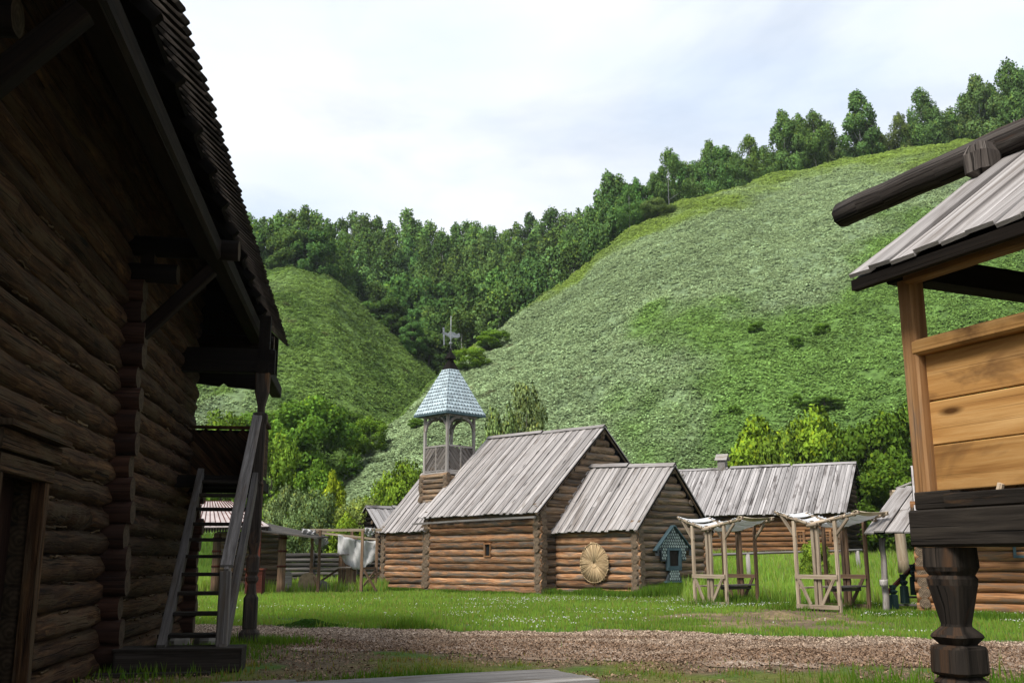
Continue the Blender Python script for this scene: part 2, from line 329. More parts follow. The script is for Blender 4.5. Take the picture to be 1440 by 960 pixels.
# ------------------------------------------------------------------ terrain
def tab(pts):
    a = []
    for x, y in pts:
        d = ray(x, y); a.append((math.degrees(math.atan2(d.x, d.y)), d.z/math.hypot(d.x, d.y)))
    a.sort(); return np.array([q[0] for q in a]), np.array([q[1] for q in a])
RH = tab([(440,740),(478,682),(520,628),(560,592),(600,548),(650,500),(700,464),(750,428),(800,392),(850,354),(880,330),(920,304),(960,284),(1020,265),(1100,246),(1180,225),(1250,211),(1320,201),(1380,197),(1440,195),(1700,190),(2200,330)])
LH = tab([(-400,560),(100,430),(250,395),(380,380),(400,377),(430,381),(470,396),(510,431),(550,471),(590,503),(625,535),(660,580),(700,640)])
RRt = (np.array([-12,-9.7,-5,-3,5,9,15,22,40]), np.array([88,95,112,122,148,158,168,174,176]))
def terrain(x, y, detail=True):
    x = np.asarray(x, float); y = np.asarray(y, float); r = np.hypot(x, y); a = np.degrees(np.arctan2(x, y))
    g = 1.45*sst(r, 40, 60)*sst(a, 3, 11)+.5*sst(r, 52, 70)*(1-sst(a, 3, 11))
    rc = np.interp(a, *RRt); e = np.interp(a, *RH); rf = 74+0*a; hc = np.maximum(rc*e+EYE, 0)
    s = np.clip((r-rf)/(rc-rf), 0, 1); up = g+(hc-g)*(s+.05*np.sin(np.pi*s))
    back = np.where(r > rc, hc-(r-rc)*np.interp(a, [-5,5,9,14], [.55,.35,.06,.02]), up)
    h = np.where(r > rf, np.maximum(back, g), g)
    eL = np.interp(a, *LH); rcL = 150+0*a; hL = np.maximum(rcL*eL+EYE, 0); rfL = 84.
    s2 = np.clip((r-rfL)/(rcL-rfL), 0, 1); upL = g+(hL-g)*(s2+.07*np.sin(np.pi*s2))
    lh = np.where(r > rfL, np.where(r > rcL, hL-(r-rcL)*.12, upL), g); lh = np.where(a < 3, lh, g)
    bt = np.where(r > 118, np.minimum((r-118)*.52, 62+(r-238)*.05), 0)*(1-sst(a, 7, 14)); 
    h = np.maximum(np.maximum(h, lh), bt)
    fade = 1-sst(np.abs(a), 55, 85); h = h*np.where(r > 60, fade, 1)
    if detail:
        hill = sst(r, 70, 95)
        h = h+hill*((fbm(x/9, y/9, 3, 5)-.5)*2.2+(fbm(x/1.6, y/1.6, 3, 9)-.5)*.9)*sst(h, 1, 8)
        h = h+(1-hill)*((fbm(x/2.2, y/2.2, 3, 2)-.5)*.09)*sst(r, 6, 12)
    return h
def tz(x, y): return float(terrain(np.array([x]), np.array([y]))[0])
def path_edges(x):
    far = np.interp(x, [-30,-6.2,2.8,9.8,20], [27.5,25.0,22.9,20.4,17.5]); near = np.interp(x, [-30,-4.9,0,6,20], [21.5,19.6,17.4,15.6,13.5])
    return near, far
def dirt_amount(x, y):
    """1 = bare soil, 0 = full grass, of the ground near the path"""
    n, f = path_edges(x); w = (fbm(x/1.1, y/1.1, 4, 21)-.5)*2.2
    d = np.clip(np.minimum((y-n)+1.1+w*1.6, (f-y)+.30+w*1.3)/.8, 0, 1)
    near = (y < n)*sst(fbm(x/1.3, y/1.3, 4, 33), .36, .54)*.92
    p = np.exp(-(((x-6.6)/3.0)**2+((y-27.5)/4.2)**2))*1.25*fbm(x/.9, y/1.6, 3, 44)+np.exp(-(((x-8.6)/1.5)**2+((y-31.5)/2.0)**2))*1.2*fbm(x/.7, y/.7, 3, 45)
    return np.clip(np.maximum(np.maximum(d, near), sst(p, .20, .40)), 0, 1)
def sage_zone(x, y):
    r = np.hypot(x, y); a = np.degrees(np.arctan2(x, y)); rc = np.interp(a, *RRt); s = np.clip((r-74)/(rc-74), 0, 1.3)
    n = fbm(x/16, y/16, 4, 61)-.5; n2 = fbm(x/5, y/5, 3, 66)-.5
    green = sst(np.interp(a, [-4,4,8,14,22,30], [-.1,.06,.30,.40,.52,.60])+n*.75+n2*.35-s, -.10, .14)
    crest = sst(s+n*.35+n2*.2, np.interp(a, [-10,0,10,20,26], [.93,.93,.86,.76,.70]), np.interp(a, [-10,0,10,20,26], [1.0,1.0,.97,.93,.90]))
    return green, crest
GREENC = np.array([.165,.290,.072]); SAGEC = np.array([.262,.362,.185]); CRESTC = np.array([.215,.320,.065]); DEEPC = np.array([.055,.115,.022])
def hillcol(x, y, rnd):
    green, crest = sage_zone(x, y); a = np.degrees(np.arctan2(x, y)); r = np.hypot(x, y)
    c = SAGEC*(1-green[:,None])+GREENC*green[:,None]; c = c*(1-crest[:,None])+CRESTC*crest[:,None]
    rc = np.interp(a, *RRt); e = np.interp(a, *RH)
    left = ((a < -3.0) & (r > rc*.99)) | (a < -13)   # the left hill and the ravine behind the right one
    ls = sst(fbm(x/8, y/8, 4, 71), .53, .62)*sst(-a, 12, 17); lc = np.array([.155,.255,.060])*(1-ls[:,None])+SAGEC*.85*ls[:,None]
    deep = sst(fbm(x/4, y/4, 3, 75), .5, .65); lc = lc*(1-.5*deep[:,None])+DEEPC*.5*deep[:,None]
    c = np.where(left[:,None], lc, c)
    mk = sst(vnoise(x/2.3, y/2.3, 301), .90, .96)*sst(vnoise(x/14, y/14, 303), .45, .6)
    c = c*(1-.55*mk[:,None])+np.array([.10,.075,.045])*.55*mk[:,None]
    return c*(.78+.44*rnd[:,None])*(.70+.60*fbm(a*.9+fbm(x/9, y/9, 2, 9)*2, r/1.15+fbm(x/7, y/7, 2, 8)*3, 3, 305))[:,None]*(.78+.44*fbm(x/11, y/7, 3, 307))[:,None]
az = np.concatenate([np.arange(-180,-60,3.), np.arange(-60,-31,.5), np.arange(-31,31.5,.11), np.arange(31.5,60,.5), np.arange(60,180.1,3.)])
rr = np.concatenate([[1.0,3.0,5.0], np.arange(6,30,.22), np.arange(30,70,.45), np.arange(70,180,.55), np.arange(180,262,1.6), [280,310,350,400]])
A_, R_ = np.meshgrid(az, rr); X_ = R_*np.sin(np.radians(A_)); Y_ = R_*np.cos(np.radians(A_)); Z_ = terrain(X_.ravel(), Y_.ravel())
V_ = np.stack([X_.ravel(), Y_.ravel(), Z_], 1); nA = len(az); nR = len(rr)
ii, jj = np.meshgrid(np.arange(nR-1), np.arange(nA-1), indexing='ij'); k0 = (ii*nA+jj).ravel()
F_ = np.stack([k0, k0+1, k0+nA+1, k0+nA], 1)[:, ::-1]
fr = R_.ravel()[F_].mean(1); fa = A_.ravel()[F_].mean(1)
hillf = (fr > 74) & (np.abs(fa) < 60)
def sub(mask):
    f = F_[mask]; u, inv = np.unique(f, return_inverse=True); return V_[u], inv.reshape(-1, 4)
# hills
v, f = sub(hillf); rn = fbm(v[:,0]/.8, v[:,1]/.8, 3, 80)
me = fast('hillside', v, f, colors=hillcol(v[:,0], v[:,1], rn)*.52, smooth=True)
m, nt, b = newmat('hill_ground'); at = node(nt, 'ShaderNodeAttribute', attribute_name='col'); n = node(nt, 'ShaderNodeTexNoise', i_Scale=1.6, i_Detail=6.0)
t = node(nt, 'ShaderNodeTexCoord'); nt.links.new(t.outputs['Object'], n.inputs[0]); rm = ramp(nt, [(.3, (.5,.5,.5)), (.7, (1.3,1.3,1.3))]); nt.links.new(n.outputs[0], rm.inputs[0])
nt.links.new(mixc(nt, at.outputs['Color'], rm.outputs[0], 1.0, 'MULTIPLY'), b.inputs['Base Color']); b.inputs['Roughness'].default_value = 1
bp = node(nt, 'ShaderNodeBump', i_Strength=.8, i_Distance=.3); nt.links.new(n.outputs[0], bp.inputs['Height']); nt.links.new(bp.outputs[0], b.inputs['Normal'])
link(me, 'hills', m, kind='structure')
# ground with bare soil and turf
v, f = sub(~hillf); x, y = v[:,0], v[:,1]
soil = np.array([.125,.088,.058]); straw = np.array([.24,.19,.09]); turf = np.array([.055,.100,.016]); moss = np.array([.13,.11,.03])
d = dirt_amount(x, y); st = sst(fbm(x/.8, y/.8, 3, 90), .5, .7)*np.exp(-(((x-6.8)/4)**2+((y-28.5)/3.5)**2))
mo = sst(fbm(x/2, y/2, 3, 95), .5, .7)*(y < 20)
c = turf*(1-d[:,None])+soil*d[:,None]; c = c*(1-st[:,None])+straw*st[:,None]; c = c*(1-.6*mo[:,None])+moss*.6*mo[:,None]
me = fast('ground', v, f, colors=c, smooth=True)
m, nt, b = newmat('soil_and_turf'); at = node(nt, 'ShaderNodeAttribute', attribute_name='col'); t = node(nt, 'ShaderNodeTexCoord')
n = node(nt, 'ShaderNodeTexNoise', i_Scale=9.0, i_Detail=8.0, i_Roughness=.7); nt.links.new(t.outputs['Object'], n.inputs[0])
rm = ramp(nt, [(.3, (.45,.45,.45)), (.72, (1.5,1.5,1.5))]); nt.links.new(n.outputs[0], rm.inputs[0])
nt.links.new(mixc(nt, at.outputs['Color'], rm.outputs[0], 1.0, 'MULTIPLY'), b.inputs['Base Color']); b.inputs['Roughness'].default_value = 1
bp = node(nt, 'ShaderNodeBump', i_Strength=.9, i_Distance=.04); nt.links.new(n.outputs[0], bp.inputs['Height']); nt.links.new(bp.outputs[0], b.inputs['Normal'])
link(me, 'ground', m, kind='structure')
# path of wood chips and gravel, ragged edged
gx = np.arange(-14, 16, .16); gt = np.linspace(-.14, 1.14, 48); GX, GT = np.meshgrid(gx, gt); nE, fE = path_edges(GX); GY = nE+(fE-nE)*GT
keep = np.minimum(GT*(fE-nE)+.3, (1-GT)*(fE-nE)+.05)+(fbm(GX/1.1, GY/1.1, 4, 21)-.5)*2.6
pv = np.stack([GX.ravel(), GY.ravel(), terrain(GX.ravel(), GY.ravel())+.012], 1); nx = len(gx); ii, jj = np.meshgrid(np.arange(len(gt)-1), np.arange(nx-1), indexing='ij'); k0 = (ii*nx+jj).ravel()
pf = np.stack([k0, k0+1, k0+nx+1, k0+nx], 1); pf = pf[keep.ravel()[pf].min(1) > 0]; u, inv = np.unique(pf, return_inverse=True)
me = fast('path', pv[u], inv.reshape(-1, 4), smooth=True)
m, nt, b = newmat('chip_path'); L = nt.links; t = node(nt, 'ShaderNodeTexCoord'); vo = node(nt, 'ShaderNodeTexVoronoi', i_Scale=14.0); L.new(t.outputs['Object'], vo.inputs[0])
sp = node(nt, 'ShaderNodeSeparateColor'); L.new(vo.outputs['Color'], sp.inputs[0]); rm = ramp(nt, [(0, (.16,.115,.085)), (.5, (.27,.20,.15)), (1, (.44,.35,.28))]); L.new(sp.outputs[0], rm.inputs[0])
n = node(nt, 'ShaderNodeTexNoise', i_Scale=.9, i_Detail=6.0); L.new(t.outputs['Object'], n.inputs[0]); r2 = ramp(nt, [(.42, (0,0,0)), (.6, (1,1,1))]); L.new(n.outputs[0], r2.inputs[0])
L.new(mixc(nt, rm.outputs[0], (.19,.135,.095), r2.outputs[0]), b.inputs['Base Color']); b.inputs['Roughness'].default_value = 1
bp = node(nt, 'ShaderNodeBump', i_Strength=1.0, i_Distance=.03); L.new(vo.outputs['Distance'], bp.inputs['Height']); L.new(bp.outputs[0], b.inputs['Normal'])
link(me, 'path', m, kind='structure')

# ------------------------------------------------------------------ building helpers
def logwall(mb, A, B, z0, z1, pitch, r, e0=.25, e1=.25, off=0, clip=None, gaps=(), m=0, me=1, n=10, seg=None, jit=.06):
    A = Vector(A); B = Vector(B); L = (B-A).length; d = (B-A)/L; z = z0+off+r
    while z < z1:
        s0, s1 = -e0+random.uniform(-.05,.05), L+e1+random.uniform(-.05,.05)
        if clip:
            q = clip(z)
            if q is None: z += pitch; continue
            s0, s1 = max(s0, q[0]), min(s1, q[1])
        pieces = [(s0, s1)]
        for g0, g1, za, zb in gaps:
            if za-r*.3 < z < zb+r*.3:
                np_ = []
                for a, b in pieces:
                    if g0 > a and g0 < b: np_.append((a, g0))
                    if g1 < b and g1 > a: np_.append((g1, b))
                    if g1 <= a or g0 >= b: np_.append((a, b))
                pieces = np_
        rn = random.random(); rr0 = r*random.uniform(.93, 1.05); rr1 = r*random.uniform(.93, 1.05)
        for a, b in pieces:
            if b-a > .05: mb.log(A+d*a+Z*(z-A.z), A+d*b+Z*(z-A.z), rr0, rr1, n=n, seg=seg, jit=jit, r=rn, m=m, me=me)
        z += pitch
def core(mb, A, B, z0, z1, th, nrm, m=2, r=.2, inset=.0):
    """dark filling between and behind the logs"""
    A = Vector(A); B = Vector(B); mz = (z0+z1)/2
    mb.beam(Vector((A.x, A.y, mz)), Vector((B.x, B.y, mz)), th, z1-z0, r=r, m=m, me=m)
def slope(mb, E0, E1, R0, R1, bw=.2, th=.035, ends=.10, gap=.018, layer=.75, m=0, me=0, skew=0, joint=0, under=None, minlen=0, ridge_j=.03):
    E0, E1, R0, R1 = map(Vector, (E0, E1, R0, R1)); L = (E1-E0).length; n = max(2, int(round(L/bw)))
    nrm = (E1-E0).cross(R0-E0).normalized()
    if nrm.z < 0: nrm = -nrm
    ts = [i/n for i in range(n+1)]
    for i in range(n):
        t = (ts[i]+ts[i+1])/2; w = L/n-gap+random.uniform(-.3,.25)*bw*.4
        e = lerp(E0, E1, min(1, max(0, t+skew))); q = lerp(R0, R1, t); d = (q-e).normalized()
        e = e-d*random.uniform(0, ends); q = q+d*random.uniform(-ridge_j, ridge_j)
        lift = (th*layer if i % 2 else 0)+random.uniform(-.004,.006)
        tl = nrm+(E1-E0).normalized()*random.uniform(-.05,.05)
        if random.random() < joint:
            h = random.uniform(.3,.7); k = lerp(e, q, h)
            mb.beam(e+nrm*lift, k+nrm*lift, w, th, up=tl, m=m, me=me, seg=2, bow=random.uniform(-.012,.012)); mb.beam(k+nrm*(lift+.018)-d*.06, q+nrm*(lift+.018), w, th, up=tl, m=m, me=me)
        else: mb.beam(e+nrm*lift, q+nrm*lift, w, th, up=tl, m=m, me=me, seg=3, bow=random.uniform(-.015,.015))
    # solid sarking under the boards
    dn = -nrm*(th*.5+.025)
    if under is not None:
        i0 = (R0-E0)*.012; i1 = (R1-E1)*.012
        a, b_, c_, d_ = E0+i0+dn, E1+i1+dn, R1+dn, R0+dn
        mb.prism([a, b_, c_, d_], -nrm*.03, r=.3, m=under)
def gable_house(name, root, C0, U, V, L, W, zb, ze, zr, pitch, r, mats, omats=None, ov=.45, oe=.45, zr1=None, ze1=None, bw=.21, wall_gaps=(), gable_gaps=(), th=.04, joint=.1, seg=None, ridgecap=True, parts=('wall','gable_wall','roof'), ext=.25, far=True):
    """log house: C0 near corner, U along the ridge, V across; returns dict of parts"""
    C0 = Vector(C0); a, b, c, d = C0, C0+U*L, C0+U*L+V*W, C0+V*W; H = W/2; zr1 = zr if zr1 is None else zr1; ze1 = ze if ze1 is None else ze1
    sl = (zr-ze)/(H+oe); zw = ze+sl*oe-.04   # roof height over the wall line
    mb = MB()
    logwall(mb, a, b, zb, zw-.02-r, pitch, r, ext, ext, gaps=wall_gaps, seg=seg); core(mb, a+V*.02, b+V*.02, zb, zw-.1, r*1.1, V)
    logwall(mb, d, c, zb, zw-.02-r, pitch, r, ext, ext, seg=2, n=8); core(mb, d-V*.02, c-V*.02, zb, zw-.1, r*1.1, V)
    w = mb.build(parts[0], mats, root)
    def clip(z):
        if z < zw-.1: return (-9, 99)
        q = (z+r+.05-zw)/sl
        if q > H-.12: return None
        return (q+.05, W-q-.05)
    for s, e in ((a, d), (b, c))[:2 if far else 1]:
        mg = MB()
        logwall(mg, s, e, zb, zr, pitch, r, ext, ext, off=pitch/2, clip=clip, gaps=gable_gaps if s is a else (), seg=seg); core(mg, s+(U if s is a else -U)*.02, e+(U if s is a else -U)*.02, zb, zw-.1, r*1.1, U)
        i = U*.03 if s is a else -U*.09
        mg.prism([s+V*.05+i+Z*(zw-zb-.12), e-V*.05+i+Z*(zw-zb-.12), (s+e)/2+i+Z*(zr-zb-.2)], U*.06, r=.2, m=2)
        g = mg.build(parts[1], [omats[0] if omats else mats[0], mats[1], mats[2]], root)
    mr = MB()
    Ef0, Ef1 = a-V*oe-U*ov, b-V*oe+U*ov; Eb0, Eb1 = d+V*oe-U*ov, c+V*oe+U*ov; Rg0, Rg1 = a+V*H-U*ov, b+V*H+U*ov
    def at(p, z): return Vector((p.x, p.y, z))
    bm = omats[1] if omats else M['board']
    slope(mr, at(Ef0, ze), at(Ef1, ze1), at(Rg0, zr), at(Rg1, zr1), bw, th, joint=joint, under=1)
    slope(mr, at(Eb0, ze), at(Eb1, ze1), at(Rg0, zr), at(Rg1, zr1), bw*1.5, th, joint=0, under=1)
    if ridgecap:
        n = max(1, int(L/4))
        for i in range(n+1):
            p, q = lerp(at(Rg0, zr), at(Rg1, zr1), i/(n+1)), lerp(at(Rg0, zr), at(Rg1, zr1), (i+1)/(n+1)-.01)
            dz = Z*(.03+.05*(i % 2)); up = (Z*1.0-V*(sl)).normalized(); up2 = (Z+V*sl).normalized()
            mr.beam(p-V*.08+dz, q-V*.08+dz, .22, .035, up=up); mr.beam(p+V*.08+dz, q+V*.08+dz, .22, .035, up=up2)
    ro = mr.build(parts[2], [bm, M['under']], root)
    # verge boards and the purlin ends below the gable
    mt = MB()
    for (e, q, k) in ((Ef0, Rg0, 1), (Eb0, Rg0, 1)):
        zz = ze; n_ = Vector((0,0,-.12)); mt.beam(at(e, ze)+n_+U*.1, at(q, zr)+n_+U*.1, .07, .11, up=Z)
    for zq, sgn in ((zw-.12, 0), (zw-.12, W)): mt.log(at(a+V*sgn-U*(ov-.08), zq+.0), at(a+V*sgn+U*.3, zq), r*.8, n=9)
    mt.log(at(a+V*H-U*(ov-.08), zr-.24), at(a+V*H+U*.4, zr-.24), r*.8, n=9)
    mt.log(at(a+V*H*.45-U*.25, (zw+zr)/2-.35), at(a+V*H*.45+U*.3, (zw+zr)/2-.35), r*.8, n=9); mt.log(at(a+V*H*1.55-U*.25, (zw+zr)/2-.35), at(a+V*H*1.55+U*.3, (zw+zr)/2-.35), r*.8, n=9)
    mt.build('purlin', [omats[0] if omats else mats[0], mats[1]], ro)
    return dict(wall=w, gable=g, roof=ro)
CH = [M['church'], M['endg'], M['dark']]
def sash(root, c, d, nrm, w, h, fm, bars=(1,1), fw=.07, depth=.10, gm=None):
    """window: frame as part, pane below it; c centre, d horizontal direction, nrm outward"""
    c = Vector(c); d = Vector(d).normalized(); mb = MB()
    for s in (-1, 1):
        mb.beam(c+d*s*(w/2)-Z*h/2, c+d*s*(w/2)+Z*h/2, fw, depth, up=nrm, me=0)
        mb.beam(c-d*(w/2+fw/2+.01)+Z*s*(h/2+fw/2), c+d*(w/2+fw/2+.01)+Z*s*(h/2+fw/2), fw, depth+.01, up=nrm, me=0)
    for i in range(1, bars[0]): mb.beam(c+d*(-w/2+w*i/bars[0])-Z*h/2, c+d*(-w/2+w*i/bars[0])+Z*h/2, .03, depth*.5, up=nrm, me=0)
    for i in range(1, bars[1]): mb.beam(c-d*(w/2)+Z*(-h/2+h*i/bars[1]), c+d*(w/2)+Z*(-h/2+h*i/bars[1]), .03, depth*.4, up=nrm, me=0)
    f_ = mb.build('window', [fm, fm], root); g = MB(); g.beam(c-nrm*.03-d*(w/2-.01), c-nrm*.03+d*(w/2-.01), h-.01, .02, up=nrm.cross(d) if False else nrm, me=0)
    g.build('pane', [gm or M['glass']]*2, f_); return f_

# ------------------------------------------------------------------ 1. the big dark log lodge on the left
DD = azv(-8.75); NN = azv(81.25)       # along the wall (away), outward to the right
def LW(s, o=0, z=0): return Vector((-6.02, 14.74, 0))+DD*s+NN*o+Z*z   # s along wall from the cross wall, o outward offset
lodge = empty('log_lodge', LW(0), 'huge dark log house at the left edge with wide shadowed eaves and outside stair', 'log house')
LM = [M['lodge'], M['lodge_end'], M['dark']]
S0, S1, SE = -12.0, 0.0, 7.0; dg = (-5.0, -3.45, 0, 2.45)
mb = MB(); mb_p = .335
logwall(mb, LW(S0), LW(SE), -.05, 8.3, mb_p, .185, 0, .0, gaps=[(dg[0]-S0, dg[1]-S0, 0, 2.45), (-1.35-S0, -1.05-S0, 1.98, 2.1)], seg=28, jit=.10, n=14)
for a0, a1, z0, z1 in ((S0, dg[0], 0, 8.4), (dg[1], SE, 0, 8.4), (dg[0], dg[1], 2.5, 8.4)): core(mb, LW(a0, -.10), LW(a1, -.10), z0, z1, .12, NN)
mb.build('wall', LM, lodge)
mb = MB(); z = -.05+mb_p
while z < 5.4:
    for sa in np.arange(S0, SE-.3, .55):
        if z < 2.6 and dg[0]-.6 < sa < dg[1]: continue
        if random.random() < .5: mb.log(LW(sa, random.uniform(.115,.135), z+random.uniform(-.012,.02)), LW(sa+random.uniform(.3,.6), random.uniform(.115,.14), z+random.uniform(-.012,.02)), random.uniform(.009,.019), n=6, seg=6, jit=.45, wob=.012)
    z += mb_p
mb.build('tow_caulking', [M['tow']]*2, lodge, None, None, 'stuff')
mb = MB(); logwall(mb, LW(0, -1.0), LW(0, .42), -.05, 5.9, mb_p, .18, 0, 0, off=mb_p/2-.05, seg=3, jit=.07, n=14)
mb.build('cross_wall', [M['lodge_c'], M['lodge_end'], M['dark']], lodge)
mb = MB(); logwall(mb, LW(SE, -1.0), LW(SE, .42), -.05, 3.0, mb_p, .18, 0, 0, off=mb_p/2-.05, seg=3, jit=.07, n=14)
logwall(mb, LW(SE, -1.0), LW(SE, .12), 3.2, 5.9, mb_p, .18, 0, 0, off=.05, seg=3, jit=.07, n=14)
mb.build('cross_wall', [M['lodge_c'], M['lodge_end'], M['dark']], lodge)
# consoles: each log reaches further out under the purlin
for s in (-7.6, 0, SE):
    mb = MB()
    for k, (o, z) in enumerate(((.85, 5.95), (1.3, 6.02+.02), (1.75, 6.20))):
        if k == 1: continue
        mb.log(LW(s, -.3, z-.05 if k == 0 else z+.13), LW(s, o, z-.05 if k == 0 else z+.13), .16, n=12)
    if s < 5: mb.beam(LW(s, .35, 4.9), LW(s, 1.35, 6.0), .2, .2, ch=.02)
    mb.beam(LW(s, .3, 6.2), LW(s, .5, 6.2), .2, .5)
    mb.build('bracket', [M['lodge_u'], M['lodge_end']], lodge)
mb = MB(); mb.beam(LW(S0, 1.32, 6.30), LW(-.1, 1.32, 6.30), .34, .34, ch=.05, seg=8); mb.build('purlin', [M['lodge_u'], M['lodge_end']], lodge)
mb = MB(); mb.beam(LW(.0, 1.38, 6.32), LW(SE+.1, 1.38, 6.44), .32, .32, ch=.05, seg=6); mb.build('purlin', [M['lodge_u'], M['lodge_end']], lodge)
# roof: planks with carved pointed tips, eave line from survey
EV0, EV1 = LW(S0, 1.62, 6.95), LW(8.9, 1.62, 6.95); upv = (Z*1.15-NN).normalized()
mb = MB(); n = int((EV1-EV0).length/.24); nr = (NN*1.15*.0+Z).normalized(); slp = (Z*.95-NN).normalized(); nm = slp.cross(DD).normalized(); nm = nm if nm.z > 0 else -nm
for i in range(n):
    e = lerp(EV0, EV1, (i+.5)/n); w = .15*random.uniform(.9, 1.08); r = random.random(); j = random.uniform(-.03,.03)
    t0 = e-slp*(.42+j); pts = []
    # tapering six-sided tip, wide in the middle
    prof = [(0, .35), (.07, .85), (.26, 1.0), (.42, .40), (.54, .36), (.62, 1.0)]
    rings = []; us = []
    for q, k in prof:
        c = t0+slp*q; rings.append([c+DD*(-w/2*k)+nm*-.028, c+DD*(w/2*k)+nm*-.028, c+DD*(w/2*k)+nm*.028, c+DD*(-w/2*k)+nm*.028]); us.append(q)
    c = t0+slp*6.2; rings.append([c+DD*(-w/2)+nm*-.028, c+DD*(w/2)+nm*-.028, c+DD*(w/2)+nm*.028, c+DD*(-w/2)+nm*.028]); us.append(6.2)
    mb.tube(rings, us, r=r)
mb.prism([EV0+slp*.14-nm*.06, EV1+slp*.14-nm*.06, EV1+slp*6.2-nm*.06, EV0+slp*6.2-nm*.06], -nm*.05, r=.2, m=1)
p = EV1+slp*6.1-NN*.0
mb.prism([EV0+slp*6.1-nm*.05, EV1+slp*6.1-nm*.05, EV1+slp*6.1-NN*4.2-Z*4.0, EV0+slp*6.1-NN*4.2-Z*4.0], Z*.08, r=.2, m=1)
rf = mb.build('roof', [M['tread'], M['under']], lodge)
mb = MB()   # end wall closing the loft and the ceiling over the gallery

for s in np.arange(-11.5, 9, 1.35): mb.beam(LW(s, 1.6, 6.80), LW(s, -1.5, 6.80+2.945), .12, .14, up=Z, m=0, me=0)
mb.build('rafters', [M['under'], M['under']], rf)
mb = MB(); mb.prism([LW(SE, -8, 0), LW(SE, -.02, 0), LW(SE, -.02, 7.6), LW(SE, -4, 10.8), LW(SE, -8, 7.6)], DD*.2, r=.4); mb.build('gable_wall', [M['lodge'], M['lodge_end']], lodge); mb = MB(); mb.prism([LW(S0, -8, 0), LW(S0, -.02, 0), LW(S0, -.02, 7.6), LW(S0, -4, 10.8), LW(S0, -8, 7.6)], -DD*.2, r=.4); mb.build('gable_wall', [M['lodge'], M['lodge_end']], lodge)
mb = MB(); mb.beam(LW(S0+.05, -7.8, 3.6), LW(SE-.05, -7.8, 3.6), .3, 7.2, r=.4); mb.build('back_wall', [M['lodge'], M['lodge_end']], lodge)
# door
mb = MB()
for s in dg[:2]: mb.beam(LW(s, .16, 0), LW(s, .16, 2.45), .16, .16, up=NN, ch=.012)
DM = -4.225
mb.beam(LW(DM-.9, .17, 2.53), LW(DM+.9, .17, 2.53), .19, .19, up=NN, ch=.012); mb.beam(LW(DM-1.0, .19, 2.75), LW(DM+1.0, .19, 2.75), .20, .22, up=NN, ch=.012); mb.beam(LW(DM-1.05, .22, 2.90), LW(DM+1.05, .22, 2.90), .06, .34, up=NN)
dr = mb.build('door', [M['lodge'], M['lodge_end']], lodge)
mb = MB(); 
for k in range(6): mb.beam(LW(DM-.80+k*.268+.13, -.14, .02), LW(DM-.80+k*.268+.13, -.14, 2.44), .265, .05, up=NN)
mb.build('door_leaf', [M['lodge_c'], M['under']], dr)
# stair to the gallery
ST0, ST1, O0, O1 = .18, 5.15, .62, 1.68; ZB, ZT = .33, 3.2
def so_(t, o): return o+(.36 if o < 1 else .16)*(1-t)
def stp(t, o, dz=0): return LW(lerp(ST0, ST1, t), so_(t, o), lerp(ZB, ZT, t)+dz)
stair = MB(); stair.beam(stp(-.03, O0, .02), stp(1.0, O0, .02), .12, .30, seg=3, ch=.006); st = stair.build('stair', [M['stair'], M['stair']], lodge)
mb = MB(); mb.beam(stp(-.035, O1, -.03), stp(1.0, O1, -.03), .11, .30, seg=3, ch=.006); mb.build('stringer', [M['stair']]*2, st)
for k in range(10):
    t = (k+.55)/10; mb = MB(); c = stp(t, 0); mb.beam(LW(ST0+(ST1-ST0)*t, so_(t, O0)-.08, ZB+(ZT-ZB)*t), LW(ST0+(ST1-ST0)*t, so_(t, O1), ZB+(ZT-ZB)*t), .36, .055, ch=.006); mb.build('tread', [M['tread'], M['tread']], st)
mb = MB(); q0, q1 = stp(0, O1-.02, 1.02), stp(1.0, O1-.02, 1.14); mb.beam(q0, q1, .07, .24, seg=3, ch=.006); mb.beam(q0+Z*.14, q1+Z*.14, .19, .045, ch=.006); mb.build('handrail', [M['stair']]*2, lodge)
mb = MB(); mb.beam(LW(.12, O1+.14, .33), LW(.12, O1+.14, 1.42), .16, .16, up=NN, ch=.01); mb.build('newel_post', [M['stair']]*2, lodge)
# gallery
mb = MB()
for k in range(6): mb.beam(LW(5.3+k*.27, 0.05, 3.2), LW(5.3+k*.27, 1.75, 3.2), .26, .05)
mb.beam(LW(5.17, 0, 3.08), LW(5.17, 1.8, 3.08), .16, .20); mb.beam(LW(6.8, 0, 3.08), LW(6.8, 1.8, 3.08), .16, .20)
mb.beam(LW(5.1, 1.72, 3.06), LW(6.9, 1.72, 3.06), .15, .18); mb.build('gallery_floor', [M['under']]*2, lodge)
mb = MB()
for k in range(-3, 7):     # diagonal boarding of the far railing
    a = .1+k*.26; lo = max(a, .12); 
    x0, x1 = a, a+1.0; z0, z1 = 4.3, 3.3
    if x0 < .12: z0 -= (.12-x0); x0 = .12
    if x1 > 1.62: z1 += (x1-1.62); x1 = 1.62
    if x1-x0 > .08: mb.beam(LW(6.75, x0, z0), LW(6.75, x1, z1), .03, .17, up=Z)
mb.beam(LW(6.80, .08, 3.8), LW(6.80, 1.66, 3.8), .02, 1.05, r=.2, m=1, me=1)
mb.beam(LW(6.75, .02, 4.38), LW(6.75, 1.74, 4.38), .14, .06, r=.9); mb.beam(LW(6.75, .1, 3.25), LW(6.75, .1, 4.35), .09, .09)
